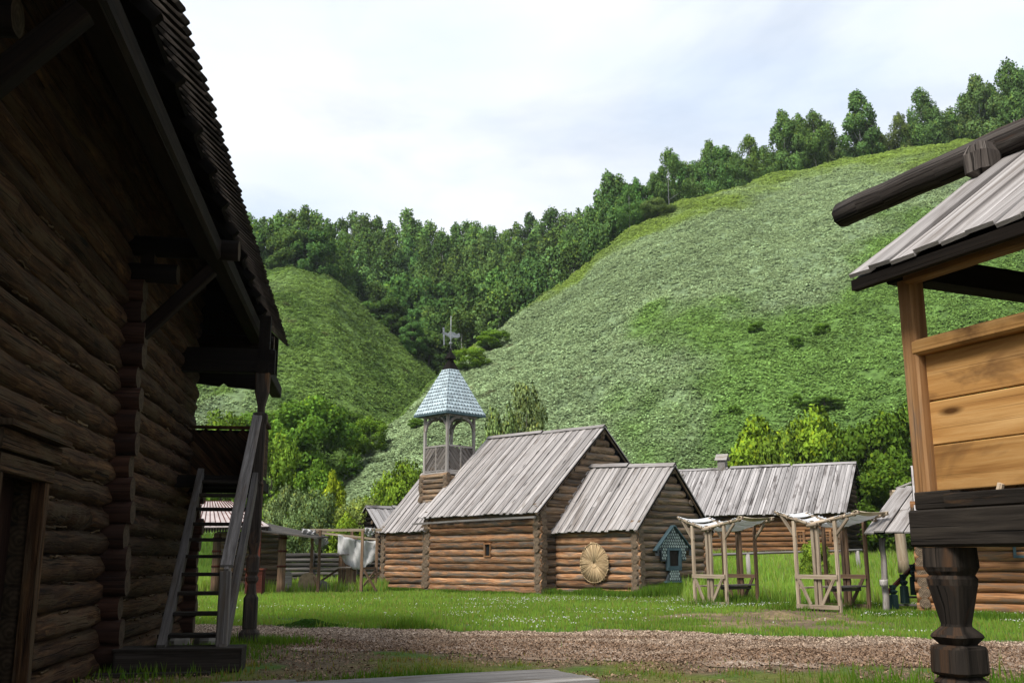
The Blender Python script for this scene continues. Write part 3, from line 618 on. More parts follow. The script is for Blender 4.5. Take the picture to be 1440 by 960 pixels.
# outer side of the gallery
mb.beam(LW(5.2, 1.74, 4.38), LW(6.75, 1.74, 4.38), .12, .06); mb.beam(LW(5.2, 1.74, 3.8), LW(6.75, 1.74, 3.8), .03, 1.0, r=.4)
mb.build('gallery_railing', [M['lodge'], M['under']], lodge)
def carve(zb, h, w): return [(zb, w*1.55), (zb+.20, w*1.55), (zb+.27, w*1.05), (zb+.30, w*1.12), (zb+.85, w*1.12), (zb+.92, w*.78), (zb+1.12, w*.62), (zb+1.18, w*.95), (zb+1.24, w*.95), (zb+1.28, w*.72), (zb+1.35, w*1.0), (zb+1.62, w*1.0), (zb+1.68, w*.65), (zb+1.9, w*.92), (zb+1.96, w*1.0), (zb+3.0, w*1.0), (zb+3.05, w*1.15), (zb+3.1, w*.9), (zb+4.25, w*.88), (zb+4.3, w*1.1), (zb+4.38, w*1.15), (zb+4.46, w*1.1), (zb+4.5, w*.62), (zb+4.62, w*.6), (zb+4.9, w*1.15), (zb+h, w*1.2)]
mb = MB(); mb.lathe(LW(5.15, 1.72), carve(0, 5.3, .118), rz=R(8.75), jit=.02); mb.build('porch_post', [M['post'], M['lodge_end']], lodge)
mb = MB(); mb.beam(LW(5.0, 1.72, 5.42), LW(8.6, 1.72, 5.48), .24, .26, ch=.02); mb.beam(LW(5.15, -.1, 5.55), LW(5.15, 1.95, 5.55), .22, .5, ch=.02); mb.prism([LW(7.7, -1.2, 5.50), LW(7.7, 0, 5.50), LW(7.7, .5, 5.44), LW(7.7, .6, 5.52), LW(7.7, .7, 5.44), LW(7.7, 1.4, 5.38), LW(7.7, 1.78, 5.40), LW(7.7, 1.78, 6.6), LW(7.7, 0, 8.3), LW(7.7, -1.2, 9.3)], DD*.08)
mb.beam(LW(5.15, 1.72, 5.6), LW(5.15, 1.72, 6.5), .22, .22, up=NN); mb.build('porch_beam', [M['under']]*2, lodge)
# trough-like plank box at the stair foot
mb = MB(); bx = lambda o, s, z: LW(s, o, z)
mb.beam(bx(.42, -.18, .17), bx(2.12, -.18, .17), .05, .30, ch=.008); mb.beam(bx(.42, .45, .17), bx(2.12, .45, .17), .05, .30); mb.beam(bx(2.12, -.2, .17), bx(2.12, .47, .17), .05, .29); mb.beam(bx(.42, -.2, .17), bx(.42, .47, .17), .05, .29)
for k in range(3): mb.beam(bx(.38, -.12+k*.21, .335), bx(2.15, -.12+k*.21, .335), .2, .04, ch=.006)
mb.beam(bx(.2, -.42, .03), bx(1.75, -.42, .03), .22, .05)
mb.build('plank_step', [M['tread']]*2, None, 'low dark plank box forming the bottom step of the outside stair', 'step')

# ------------------------------------------------------------------ 2. wooden church
U = azv(-44); V = azv(46); C0 = G(760, 837)
church = empty('wooden_church', C0, 'weathered log church with steep grey plank roofs and a blue shingled belfry', 'church')
def CP(u, v, z=0): return C0+U*u+V*v+Z*z
wing0 = 3.0
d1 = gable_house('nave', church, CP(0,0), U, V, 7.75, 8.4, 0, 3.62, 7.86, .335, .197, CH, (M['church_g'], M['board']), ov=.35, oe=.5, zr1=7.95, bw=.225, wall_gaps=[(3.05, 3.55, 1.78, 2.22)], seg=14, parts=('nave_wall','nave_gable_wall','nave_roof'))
mb = MB(); mb.beam(CP(-.3, -.62, 3.40), CP(8.4, -.60, 3.30), .09, .09, seg=5, bow=.02); mb.build('gutter', [M['grey']]*2, d1['roof'])
sash(church, CP(3.3, -.12, 2.0), U, -V, .40, .52, M['orange'], (1,1), .07, .16)
# right annex
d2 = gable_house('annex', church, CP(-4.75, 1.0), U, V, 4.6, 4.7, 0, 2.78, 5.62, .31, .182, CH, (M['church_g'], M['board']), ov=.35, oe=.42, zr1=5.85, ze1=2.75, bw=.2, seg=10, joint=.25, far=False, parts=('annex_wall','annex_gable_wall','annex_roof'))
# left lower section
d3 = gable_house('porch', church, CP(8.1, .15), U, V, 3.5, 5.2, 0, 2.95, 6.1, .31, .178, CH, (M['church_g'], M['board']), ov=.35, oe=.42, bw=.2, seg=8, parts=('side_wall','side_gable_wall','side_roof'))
mb = MB(); mb.log(CP(1.5, 9.0, 5.6), CP(-1.2, 9.2, 5.75), .07, .06); mb.build('roof_pole', [M['grey'], M['endg']], d1['roof'])
# little corner stones
for u, v in ((0,0),(7.75,0),(-4.75,1.0),(11.4,.15)): mb = MB(); mb.lathe(CP(u, v, -.1), [(0,.26),(.22,.24),(.27,.15)], n=7, rz=random.random(), jit=.15); mb.build('foundation_stone', [M['stone']]*2, church)
# belfry
TC = CP(8.05, 1.3); TS = 1.95
def TP(u, v, z): return TC+U*u+V*v+Z*z
tower = MB()
for k, (p, q) in enumerate((((0,0),(TS,0)), ((0,TS),(TS,TS)), ((0,0),(0,TS)), ((TS,0),(TS,TS)))):
    logwall(tower, TP(*p, 0), TP(*q, 0), 3.0, 5.9, .27, .145, .18, .18, off=0 if k < 2 else .135, seg=4)
tower.beam(TP(TS/2,.02,4.4), TP(TS/2,TS-.02,4.4), TS-.05, 2.8, r=.2, m=2, me=2)
tb = tower.build('belfry_base', [M['church_g'], M['endg'], M['dark']], church)
mb = MB(); mb.beam(TP(TS/2,-.06,5.98), TP(TS/2,TS+.06,5.98), TS+.12, .12); mb.build('belfry_floor', [M['grey']]*2, church)
for u in (.05, TS-.05):
    for v in (.05, TS-.05):
        mb = MB(); mb.beam(TP(u, v, 6.04), TP(u, v, 9.1), .15, .15, up=V, ch=.02); mb.build('belfry_post', [M['grey']]*2, church)
mb = MB()
def side(f):
    a, b = .12, TS-.12
    for z in (7.42, 6.12): mb.beam(f(a, z), f(b, z), .08, .09, me=0)
    mb.beam(f(TS/2, 6.15), f(TS/2, 7.4), .09, .07, up=U+V, me=0)
    for h0, h1 in ((a, TS/2-.04), (TS/2+.04, b)):
        w = h1-h0
        for k in range(-4, 5):
            x0, x1, z0, z1 = h0+k*.27, h0+k*.27+1.2, 7.38, 6.16
            if x0 < h0: z0 -= (h0-x0)*1.22/1.2; x0 = h0
            if x1 > h1: z1 += (x1-h1)*1.22/1.2; x1 = h1
            if x1-x0 > .05 and z0-z1 > .05: mb.beam(f(x0, z0), f(x1, z1), .025, .17, up=Z, m=1, me=1)
side(lambda s, z: TP(s, .05, z)); side(lambda s, z: TP(.05, s, z)); side(lambda s, z: TP(s, TS-.05, z)); side(lambda s, z: TP(TS-.05, s, z))
mb.build('belfry_railing', [M['grey'], M['stair']], church)
mb = MB()
def arch(f):
    for sx in (0, 1):
        pts = []
        for k in range(8):
            q = k/7*math.pi/2; s = .1+(1-math.cos(q))*.80; z = 8.3+math.sin(q)*.68; pts.append((s, z))
        for k in range(7):
            s0, z0 = pts[k]; s1, z1 = pts[k+1]
            if sx: s0, s1 = TS-s0, TS-s1
            mb.beam(f(s0, z0), f(s1, z1), .10, .13, me=0)
    mb.beam(f(-.1, 9.08), f(TS+.1, 9.08), .14, .16, me=0)
arch(lambda s, z: TP(s, .05, z)); arch(lambda s, z: TP(.05, s, z)); arch(lambda s, z: TP(s, TS-.05, z)); arch(lambda s, z: TP(TS-.05, s, z))
mb.build('belfry_arch', [M['grey']]*2, church)
# shingled spire
mb = MB(); o = .38; zE, zC = 9.16, 11.75; cU = TS/2; hw = TS/2+o; hc = .26
def ring(z, h): return [TP(cU-h, cU-h, z), TP(cU+h, cU-h, z), TP(cU+h, cU+h, z), TP(cU-h, cU+h, z)]
mb.tube([ring(zE+.02, hw-.04), ring(zC, hc-.03)], [0, 2], r=.4, m=1, me=1)
rows = 13
for sidei in range(4):
    for k in range(rows):
        t0 = k/rows; t1 = (k+1.35)/rows; h0 = lerp(hw, hc, t0); h1 = lerp(hw, hc, min(t1, 1.04)); z0 = lerp(zE, zC, t0)-.02; z1 = lerp(zE, zC, min(t1, 1.04))
        a0, b0 = ring(z0, h0+.03)[sidei], ring(z0, h0+.03)[(sidei+1)%4]; a1, b1 = ring(z1, h1+.005)[sidei], ring(z1, h1+.005)[(sidei+1)%4]
        L0 = (b0-a0).length; n = max(2, int(round(L0/.215)))
        ow = ((a0+b0)/2-TP(cU, cU, z0)).normalized(); mb.prism([a0+ow*.004+Z*.01, b0+ow*.004+Z*.01, lerp(b0, b1, .42)+ow*.004, lerp(a0, a1, .42)+ow*.004], ow*.008, r=.5, m=1)
        for i in range(n+1):
            c = (i+(.5 if k % 2 else 0))/n
            l, rr_ = max(0, c-.5/n), min(1, c+.5/n)
            if rr_-l < .2/n: continue
            mid = (l+rr_)/2; up = (a1-a0)*.42; 
            ctr = (ring(z0, 0)[0]); outw = ((a0+b0)/2-TP(cU, cU, z0)).normalized()*.018
            A0, B0 = lerp(a0, b0, l), lerp(a0, b0, rr_); A1, B1 = lerp(a1, b1, l), lerp(a1, b1, rr_)
            mb.prism([lerp(A0, A1, .36)+outw*.6, lerp(a0, b0, mid)+outw*.6, lerp(B0, B1, .36)+outw*.6, B1, A1], outw, r=random.random(), m=0)
sp_ = mb.build('spire_roof', [M['tile'], M['slate']], church)
mb = MB(); mb.tube([ring(zE-.10, hw+.04), ring(zE+.05, hw+.02)], [0, .2], r=.6); mb.build('eave_board', [M['blue']]*2, sp_)
mb = MB(); ct = TP(cU, cU, 0)
mb.lathe(ct, [(11.66,.34),(11.72,.33),(12.15,.13),(12.22,.12),(12.28,.24),(12.34,.22),(12.7,.05),(12.85,.03)], n=4, rz=R(44), ch=.1); mb.build('spire_cap', [M['under']]*2, church)
mb = MB(); mb.log(ct+Z*12.8, ct+Z*14.7, .032, .018, n=8, sm=True, wob=0); vx = V*1.0
def vp(a, b): return ct+vx*a+Z*(13.62+b)
mb.prism([vp(-.62,.02), vp(-.45,.12), vp(-.2,.06), vp(-.05,.2), vp(.25,.2), vp(.45,.12), vp(.62,.22), vp(.7,.02), vp(.55,-.06), vp(.35,-.1), vp(.12,-.12), vp(.02,-.3), vp(-.1,-.14), vp(-.35,-.06)], U*.025)
mb.prism([vp(-.58,.35), vp(-.46,.35), vp(-.42,-.6), vp(-.5,-.62)], U*.02); mb.log(vp(0,-.45)-V*.08, vp(0,-.45)+V*.08, .06, n=8, wob=0)
mb.build('weathervane', [M['metal']]*2, church)
# shrine frame on annex gable wall
gv = CP(-4.75, 1.0); gn = -U
def SP(a, z, o=0): return gv+V*(2.1+a)+gn*(.20+o)+Z*z
shrine = empty('wall_shrine', SP(0, 0), 'blue-green shingled shrine case with dark opening on the right gable of the church', 'shrine')
mb = MB()
mb.prism([SP(-.85,1.50), SP(-.52,1.50), SP(-.46,1.98), SP(.46,1.98), SP(.52,1.50), SP(.85,1.50), SP(.88,1.95), SP(1.22,1.95), SP(0,2.95), SP(-1.22,1.95), SP(-.88,1.95)], gn*.09, r=.5, m=1)
for row in range(11):
    z = 1.56+row*.125
    for i in range(-9, 10):
        a = i*.16+(.08 if row % 2 else 0); top = 2.93-abs(a)*.80
        if z+.1 > top or (abs(a) < .50 and z < 2.0) or (abs(a) > .80 and z < 1.95): continue
        mb.prism([SP(a-.062, z+.055, .10), SP(a, z-.01, .10), SP(a+.062, z+.055, .10), SP(a, z+.12, .10)], gn*.02, m=0)
for s in (-1, 1): mb.beam(SP(s*.02, 3.0, .1), SP(s*1.34, 1.92, .1), .20, .05, up=Z, m=2, me=2); mb.beam(SP(s*1.2, 1.98, .12), SP(s*1.18, 1.72, .12), .12, .12, up=gn, m=1, me=1)
mb.build('shingled_hood', [M['tileg'], M['slate'], M['blue']], shrine)
mb = MB()
for s in (-1, 1): mb.beam(SP(s*.42, 1.22, .08), SP(s*.42, 1.98, .08), .13, .14, up=gn)
mb.beam(SP(-.5, 1.2, .08), SP(.5, 1.2, .08), .10, .18, up=Z); mb.beam(SP(-.5, 2.0, .08), SP(.5, 2.0, .08), .10, .10); mb.build('frame', [M['blue']]*2, shrine)
mb = MB(); mb.beam(SP(-.36, 1.62, .03), SP(.36, 1.62, .03), .03, .72, me=0); mb.build('dark_panel', [M['dark']]*2, shrine)
mb = MB(); mb.prism([SP(-.32,1.0), SP(-.55,.66), SP(.55,.66), SP(.32,1.0), SP(.42,1.15), SP(-.42,1.15)], gn*.1, r=.4, m=1)
for row in range(4):
    for i in range(-3, 4):
        a = i*.15+(.075 if row % 2 else 0); z = .70+row*.11
        if abs(a) < .33: mb.prism([SP(a-.06, z+.05, .105), SP(a, z-.02, .105), SP(a+.06, z+.05, .105), SP(a, z+.11, .105)], gn*.015, m=0)
mb.beam(SP(-.62, .63, .07), SP(.62, .63, .07), .16, .07, m=2, me=2); mb.build('lower_panel', [M['tileg'], M['slate'], M['blue']], shrine)
# wicker disc on the annex front wall
wc = CP(-2.55, 1.0, 1.42)-V*.24; mb = MB()
def WD(r_, a, o=0): return wc+U*(-math.cos(a)*r_*.97*(1-.10*math.sin(a)))+Z*(math.sin(a)*r_*1.02)-V*o
n = 74
for k in range(n):
    a = 2*math.pi*k/n; e = random.uniform(.9, 1.03)*.86; mb.log(WD(.05, a, .04), WD(e, a+random.uniform(-.03,.03), .01), .012, .034, n=5, seg=2, wob=0)
mb.lathe(wc, [(0,.01)], n=4) if False else None
mb.prism([WD(.80, 2*math.pi*k/40) for k in range(40)], V*.03, r=.2)
for rr_ in (.06,.12,.2,.82): 
    for k in range(40): mb.log(WD(rr_, 2*math.pi*k/40, .045), WD(rr_, 2*math.pi*(k+1)/40, .045), .018, n=5, seg=1, wob=0)
mb.build('wicker_disc', [M['wicker']]*2, None, 'round woven wicker disc hanging on the church annex wall', 'wicker disc')

# ------------------------------------------------------------------ 3. long barn behind
BA = -60; BU = azv(BA); BV = azv(BA+90); B0 = P(1186, 790, 58); B0.z = 1.35
barn = empty('log_barn', B0, 'long low log barn with a wide grey plank roof behind the market stalls', 'barn')
d4 = gable_house('barn', barn, B0, BU, BV, 15, 6.4, 1.35, 4.15, 7.25, .30, .165, [M['orange'], M['endg'], M['dark']], (M['church_g'], M['board_far']), ov=.5, oe=.7, bw=.165, joint=.0, wall_gaps=[(8.3, 11.6, 1.3, 4.6)], seg=8, parts=('wall','gable_wall','roof'))
def BP(u, v, z): return B0+BU*u+BV*v+Z*z
for u in (2.3, .8): sash(barn, BP(u, -.14, 1.5), BU, -BV, .42, .55, M['orange'], (2,2), .13, .14)
mb = MB()   # recessed porch of upright posts
for u in (8.4, 9.0, 9.6, 10.2, 10.9, 11.5): mb.beam(BP(u, -.1, 0), BP(u, -.1, 2.6), .12, .12, up=BV)
mb.beam(BP(8.2, -.15, .95), BP(11.7, -.15, .95), .12, .14); mb.beam(BP(8.2, -.15, .55), BP(11.7, -.15, .55), .1, .18); mb.build('porch_railing', [M['grey']]*2, barn)
mb = MB(); mb.beam(BP(8.2, 1.0, 1.4), BP(11.7, 1.0, 1.4), .1, 2.8, r=.3); mb.build('porch_wall', [M['under']]*2, barn)
mb = MB(); q = BP(7.9, 3.3, 5.85); mb.box(q+Z*.25, .55, .5, .75, rz=R(60)); mb.prism([q+Z*.6-BU*.4-BV*.38, q+Z*.6+BU*.4-BV*.38, q+Z*1.0+BU*.4, q+Z*1.0-BU*.4], Z*.04); mb.prism([q+Z*.6-BU*.4+BV*.38, q+Z*1.0-BU*.4, q+Z*1.0+BU*.4, q+Z*.6+BU*.4+BV*.38], Z*.04)
mb.build('chimney', [M['grey']]*2, d4['roof'])
# carved pole beside the barn, rail in the meadow
rail = empty('rail_fence', (11, 46, tz(11,46)), 'long grey hitching rail on short posts across the meadow before the barn', 'fence')
a, b = P(985, 780, 46), P(1212, 773, 49); 
mb = MB(); mb.log(a, b, .06, .05, n=8, seg=8); mb.build('rail', [M['grey'], M['endg']], rail)
for t in (.28, .97):
    q = lerp(a, b, t); mb = MB(); mb.log(Vector((q.x, q.y, tz(q.x, q.y)-.1)), q-Z*.02, .11, .10, n=9); mb.build('post', [M['grey'], M['endg']], rail)

# ------------------------------------------------------------------ 4. market stalls (butterfly canopies)
def make_stall():
    root = empty('market_stall', (0,0,0))
    # local: x along the panel (left..near), y from panel A to panel B
    Lx, Ly = 1.56, 1.45; Hh = 2.78
    for pi, y0 in enumerate((0, Ly)):
        mt = M['pale'] if pi == 0 else M['brown']
        for x0 in (0, Lx/2-.07, Lx/2+.07, Lx):
            if x0 in (Lx/2-.07, Lx/2+.07): h = Hh-.02+random.uniform(-.04,.04)
            else: h = Hh+.02
            mb = MB(); mb.beam((x0, y0+(.03 if x0 == Lx/2+.07 else 0), 0), (x0+random.uniform(-.02,.02), y0, h), .11, .09, up=(0,1,0), ch=.008, seg=3, bow=.01); mb.build('post', [mt]*2, root)
        mb = MB()
        for z in (.14, 1.05): mb.beam((-.02, y0-.075, z), (Lx+.02, y0-.075, z), .05, .13, me=0)
        mb.beam((.10, y0-.07, 1.0), (.52, y0-.07, .2), .045, .10, me=0); mb.beam((Lx-.10, y0-.07, 1.0), (Lx-.60, y0-.07, .2), .045, .10, me=0)
        mb.build('side_rail', [mt]*2, root)
        mb = MB(); A0, A1, Cc = Vector((-.75, y0, 3.10)), Vector((Lx+.92, y0, 2.98)), Vector((Lx/2, y0-.06, 2.62))
        mb.log(A0, Cc+Vector((.15,0,-.04)), .055, .06, n=8, seg=5); mb.log(A1, Cc-Vector((.15,0,-.04)), .055, .06, n=8, seg=6)
        mb.beam((.02, y0, 2.28), (-.52, y0, 3.0), .07, .08, me=0); mb.beam((Lx-.02, y0, 2.28), (Lx+.50, y0, 2.82), .07, .08, me=0)
        mb.log((Lx/2-.2, y0-.10, 2.62), (Lx/2+.2, y0-.10, 2.66), .05, n=7)
        for q in (.1,.35,.6,.85): 
            for e in (A0, A1): p = lerp(e, Cc, q); mb.log(p-Vector((.03,0,0)), p+Vector((.03,0,0)), .078, n=8, seg=2, wob=0)
        mb.build('canopy_pole', [M['pale'], M['endg']], root)
    mb = MB()
    for k, (xa, xb) in enumerate(((.0, .30), (.32, .50), (1.12, 1.3), (Lx-.14, Lx))):
        pass
    mb.beam((Lx-.28, .02, .74), (Lx-.28, Ly, .76), .5, .05, ch=.005); mb.beam((Lx-.28, .02, .66), (Lx-.28, Ly, .66), .06, .10); mb.build('counter', [M['stair']]*2, root)
    mb = MB(); mb.beam((.12, .02, .70), (.12, Ly, .72), .22, .05); mb.build('shelf', [M['pale']]*2, root)
    def strip(xa, xb, za, zb, sag, mat, nm='canopy_cloth'):
        mb = MB()
        def fn(u, v):
            y = lerp(-.10, Ly+.10, v); x = lerp(xa, xb, u); z = lerp(za, zb, u)+.07
            return Vector((x+.02*math.sin(9*v+xa*7), y, z-sag*4*v*(1-v)*(.7+.3*math.sin(3.1*u+xa))-.02*math.sin(u*14+v*5)))
        mb.grid(fn, 8, 14); o = mb.build(nm, [mat]*2, root)
        s_ = o.modifiers.new('thick', 'SOLIDIFY'); s_.thickness = .006
    def zl(x): return 3.10+(x+.75)/(Lx/2+.75)*(-.47)
    def zr(x): return 2.62+(x-Lx/2)/(Lx/2+.92)*.36
    for xa, xb, sg in ((-.66,-.40,.14),(-.22,.08,.20),(.20,.42,.16),(.50,.74,.1)): strip(xa, xb, zl(xa), zl(xb), sg, M['strip'])
    for xa, xb, sg in ((.84,1.06,.12),(1.22,1.46,.20),(1.62,1.84,.22),(2.0,2.2,.2)): strip(xa, xb, zr(xa), zr(xb), sg, M['strip'])
    strip(2.30, 2.46, zr(2.30), zr(2.46), .12, M['cloth_y'])
    return root
def copy_tree(o, parent=None):
    c = o.copy(); C.objects.link(c); c.parent = parent
    for ch in list(o.children): copy_tree(ch, c)
    return c
stall = make_stall()
def put_stall(o, left, near, label):
    d = (near-left); o.location = (left.x, left.y, tz(left.x, left.y)-.02); o.rotation_euler.z = math.atan2(d.y, d.x); return tag(o, label, 'market stall', None, 'market stalls with cloth canopies')
stall2 = copy_tree(stall)
put_stall(stall, G(978, 850.5), G(1023, 853), 'open timber market stall with white cloth strips standing just right of the church annex')
put_stall(stall2, G(1124, 857.5), G(1173, 860), 'open timber market stall with cloth strips between the other stall and the right-hand porch')
for ch in stall2.children:
    if ch.name.startswith('canopy_cloth') and ch.location is not None: pass

# ------------------------------------------------------------------ 5. cabin with porch at the right
cab = empty('log_cabin', G(1380, 860), 'orange log cabin with plank porch roof half hidden behind the raised granary', 'cabin')
S = G(1302, 862); CD = azv(112); CN = azv(202)
mb = MB(); logwall(mb, S, S+CD*9, 0, 3.2, .30, .165, .2, .1, seg=16); core(mb, S-CN*.05, S+CD*9-CN*.05, 0, 3.2, .15, CN)
logwall(mb, S, S-CN*5, 0, 3.2, .30, .165, .2, .1, off=.15, seg=4); core(mb, S+CD*.05, S-CN*5+CD*.05, 0, 3.2, .15, CN)
mb.build('wall', [M['orange'], M['endg'], M['dark']], cab)
mb = MB(); slope(mb, S+CN*.6-CD*.1+Z*2.95, S+CD*9.4+CN*.6+Z*2.95, S-CN*2.6-CD*.1+Z*4.6, S+CD*9.4-CN*2.6+Z*4.6, .22, .04, under=1); slope(mb, S-CN*5.8-CD*.1+Z*2.95, S+CD*9.4-CN*5.8+Z*2.95, S-CN*2.6-CD*.1+Z*4.6, S+CD*9.4-CN*2.6+Z*4.6, .3, .04, under=1)
mb.build('roof', [M['board'], M['under']], cab)
sash(cab, S+CD*2.9+CN*.1+Z*1.95, CD, CN, .7, .5, M['blue'], (1,1), .08, .16)
E0_, E1_ = P(1216, 748, 31.4), P(1216, 748, 31.4)+azv(128)*4.2; sd_ = azv(38)*3.6+Z*1.55
mb = MB(); slope(mb, E0_, E1_, E0_+sd_, E1_+sd_, .30, .045, ends=.12, joint=.4, under=1); mb.build('porch_roof', [M['board'], M['under']], cab)
pp = P(1240, 757, 31.8); mb = MB(); pb = G(1247, 861); mb.log((pb.x, pb.y, -.1), (pp.x, pp.y, pp.z), .105, .085, n=9, seg=8, wob=.03); mb.log((pb.x-.02, pb.y, .78), (pb.x-.03, pb.y, .98), .12, .12, n=9, seg=3, m=0, r=1)
mb.build('porch_post', [M['grey'], M['endg']], cab)
ra, rb = P(1249, 832, 31.9), P(1300, 781, 33.5)
mb = MB(); mb.beam(ra, rb+(rb-ra)*.15, .08, .12); mb.build('handrail', [M['red']]*2, cab)
for k, (x, yb, yt) in enumerate(((1258, 856, 822), (1273, 848, 807), (1287, 836, 793), (1297, 828, 783))):
    Y = 31.9+k*.4; q = P(x, yb, Y); h = P(x, yt, Y).z-q.z; mb = MB()
    mb.lathe(q, [(0,.11),(h*.58,.10),(h*.62,.05),(h*.68,.09),(h*.75,.11),(h*.80,.05),(h*.9,.08),(h,.09)], rz=R(20)); mb.build('baluster', [M['green']]*2, cab)
for k in range(4):
    q = P(1252+k*11, 861-k*11, 31.9+k*.55); mb = MB(); mb.beam(q, q+azv(100)*1.6, .30, .06, ch=.006); mb.log(q+azv(100)*.5-Z*.15, q+azv(100)*1.7-Z*.15, .1, n=7) if k > 0 else None; mb.build('step', [M['grey'], M['endg']], cab)
# well sweep pole behind the porch
pl = empty('well_pole', P(1273, 792, 45), 'thick peeled pale log pole with slotted top standing behind the porch roof', 'pole'); b0 = P(1271, 792, 45)
mb = MB(); t0 = P(1270, 705, 45); mb.log(b0-Z*.4, Vector((b0.x-.12, b0.y, t0.z)), .24, .20, n=10, seg=6, wob=.008)
for s in (-1, 1): mb.beam(Vector((b0.x-.13+s*.14, b0.y, t0.z)), Vector((b0.x-.14+s*.13, b0.y, t0.z+.42)), .10, .3, up=(0,1,0))
mb.beam(Vector((b0.x-.32, b0.y, t0.z+.46)), Vector((b0.x+.06, b0.y, t0.z+.46)), .3, .1); mb.build('trunk', [M['peel'], M['endg']], pl)
mb = MB(); mb.log(Vector((b0.x-.1, b0.y-.05, t0.z+.56)), Vector((b0.x+3.4, b0.y-.6, t0.z+2.0)), .05, .06, n=8); mb.build('sweep_arm', [M['grey'], M['endg']], pl)

# ------------------------------------------------------------------ 6. raised granary in the right foreground
K = P(1290, 768, 6.4); gd = azv(-24); gd2 = azv(66)   # gd away-left along the front, gd2 into the depth
def GP(f, b, z): return Vector((K.x, K.y, 0))-gd*f+gd2*b+Z*z    # f toward the camera along the front, b into depth
gran = empty('raised_granary', GP(0,0,0), 'small plank granary raised on carved dark legs at the right edge', 'granary')
FL, BD = 4.2, 2.2
legp = [(0,.21),(.28,.21),(.34,.13),(.40,.20),(.46,.16),(.50,.13),(.80,.135),(.835,.13),(.87,.195),(.905,.145),(.915,.19),(.93,.205),(1.065,.205),(1.08,.19),(1.09,.135),(1.135,.195),(1.15,.185),(1.195,.115),(1.21,.112),(1.44,.175),(1.478,.182),(1.50,.168),(1.525,.185),(1.55,.200),(1.668,.200)]
for f, b in ((.135,.125),(.135,1.08),(.135,2.05),(2.1,.13),(2.1,2.05),(4.0,.13),(4.0,2.05)):
    mb = MB(); q = GP(f, b, 0); mb.lathe(q, [(z+.002*0, w*.66*random.uniform(.97,1.03)) for z, w in legp], rz=R(24), ch=.30, jit=.02); mb.build('leg', [M['post'], M['lodge_end']], gran)
mb = MB()
mb.beam(GP(-.03, .10, 1.785), GP(FL, .10, 1.785), .24, .228, ch=.014, seg=6, bow=.004); mb.beam(GP(-.01, BD-.10, 1.785), GP(FL, BD-.10, 1.785), .24, .228, ch=.01)
mb.beam(GP(.26, .08, 1.945), GP(FL, .08, 1.945), .20, .09, ch=.008, seg=6, bow=.004); 
for f in (.12, FL-.12): mb.beam(GP(f, .225, 1.78), GP(f, BD-.22, 1.78), .24, .21, ch=.01)
mb.beam(GP(.02, .075, 1.955), GP(.30, .075, 1.955), .17, .11, ch=.006); mb.build('sill_beam', [M['sill'], M['sill']], gran)
mb = MB()
for k in range(8): mb.beam(GP(.15+k*.52+.2, .2, 2.02), GP(.15+k*.52+.2, BD-.1, 2.02), .5, .03)
mb.build('floor', [M['brown']]*2, gran)
for f, b in ((.065,.065),(.065,BD-.065),(2.6,.07),(FL-.07,BD-.07)):
    mb = MB(); mb.beam(GP(f, b, 2.0), GP(f, b, 3.40), .125, .125, up=gd2, ch=.014, seg=3); mb.build('post', [M['warmpost'] if b < .1 else M['brown'], M['lodge_end']], gran)
for k in range(3):
    z0 = 2.075+k*.30-(.03 if k == 0 else 0); hgt = (.297, .297, .28)[k]; mb = MB(); zc = (2.155, 2.44, 2.735)[k]
    mb.beam(GP(.12, .10, zc), GP(2.55, .10, zc), .045, (.285,.275,.30)[k], ch=.006, seg=5, me=0)
    for nf in (.22, 1.3, 2.4):
        for dz_ in (-.08, .075): q = GP(nf+random.uniform(-.02,.02), .076, zc+dz_); mb.log(q, q-gd2*.004, .007, n=8, seg=1, jit=0, wob=0, m=1, me=1)
    mb.build('wall_plank', [M['warm'], M['dark']], gran)
    mb = MB(); mb.beam(GP(2.7, .10, zc), GP(FL, .10, zc), .045, (.285,.275,.30)[k], me=0); mb.build('wall_plank', [M['warm'], M['dark']], gran)
mb = MB(); mb.beam(GP(.10, .06, 2.93), GP(2.55, .06, 2.93), .13, .10, ch=.016, seg=5, bow=.004); mb.build('rail', [M['warm']]*2, gran)
mb = MB(); mb.beam(GP(.60, .062, 1.99), GP(.615, .062, 2.03), .02, .035, me=0); mb.build('peg', [M['peel']]*2, gran)
mb = MB(); mb.beam(GP(-.06, .07, 3.46), GP(FL, .07, 3.46), .17, .13, ch=.012); mb.beam(GP(-.06, BD-.07, 3.46), GP(FL, BD-.07, 3.46), .17, .13)
mb.beam(GP(.07, .16, 3.47), GP(.07, BD-.16, 3.47), .16, .17); mb.beam(GP(2.6, .16, 3.47), GP(2.6, BD-.16, 3.47), .16, .17); mb.beam(GP(.12, .0, 3.385), GP(FL, .0, 3.385), .10, .06, ch=.01, m=2, me=2); mb.build('wall_plate', [M['under'], M['under'], M['warmpost']], gran)
mb = MB(); q = GP(1.0, 1.05, 0); mb.lathe(q, [(2.03,.16),(2.3,.16),(2.4,.09),(2.8,.17),(2.9,.19),(2.98,.12),(3.05,.18),(3.2,.2),(3.38,.2)], rz=R(24), ch=.3, jit=.05); mb.build('centre_post', [M['post'], M['lodge_end']], gran)
mb = MB(); OE = .27; zE_, zR_ = 3.44, 4.42; fe = -.12
ef0, ef1 = GP(fe, -OE, zE_), GP(FL+.3, -OE, zE_); rg0, rg1 = GP(fe, BD/2, zR_), GP(FL+.3, BD/2, zR_); eb0, eb1 = GP(fe, BD+OE, zE_), GP(FL+.3, BD+OE, zE_)
slope(mb, ef0, ef1, rg0, rg1, .19, .026, ends=.03, gap=.004, layer=.5, under=1); slope(mb, eb0, eb1, rg0, rg1, .19, .026, ends=.03, gap=.004, under=1)
ro = mb.build('roof', [M['board'], M['under']], gran)
mb = MB()
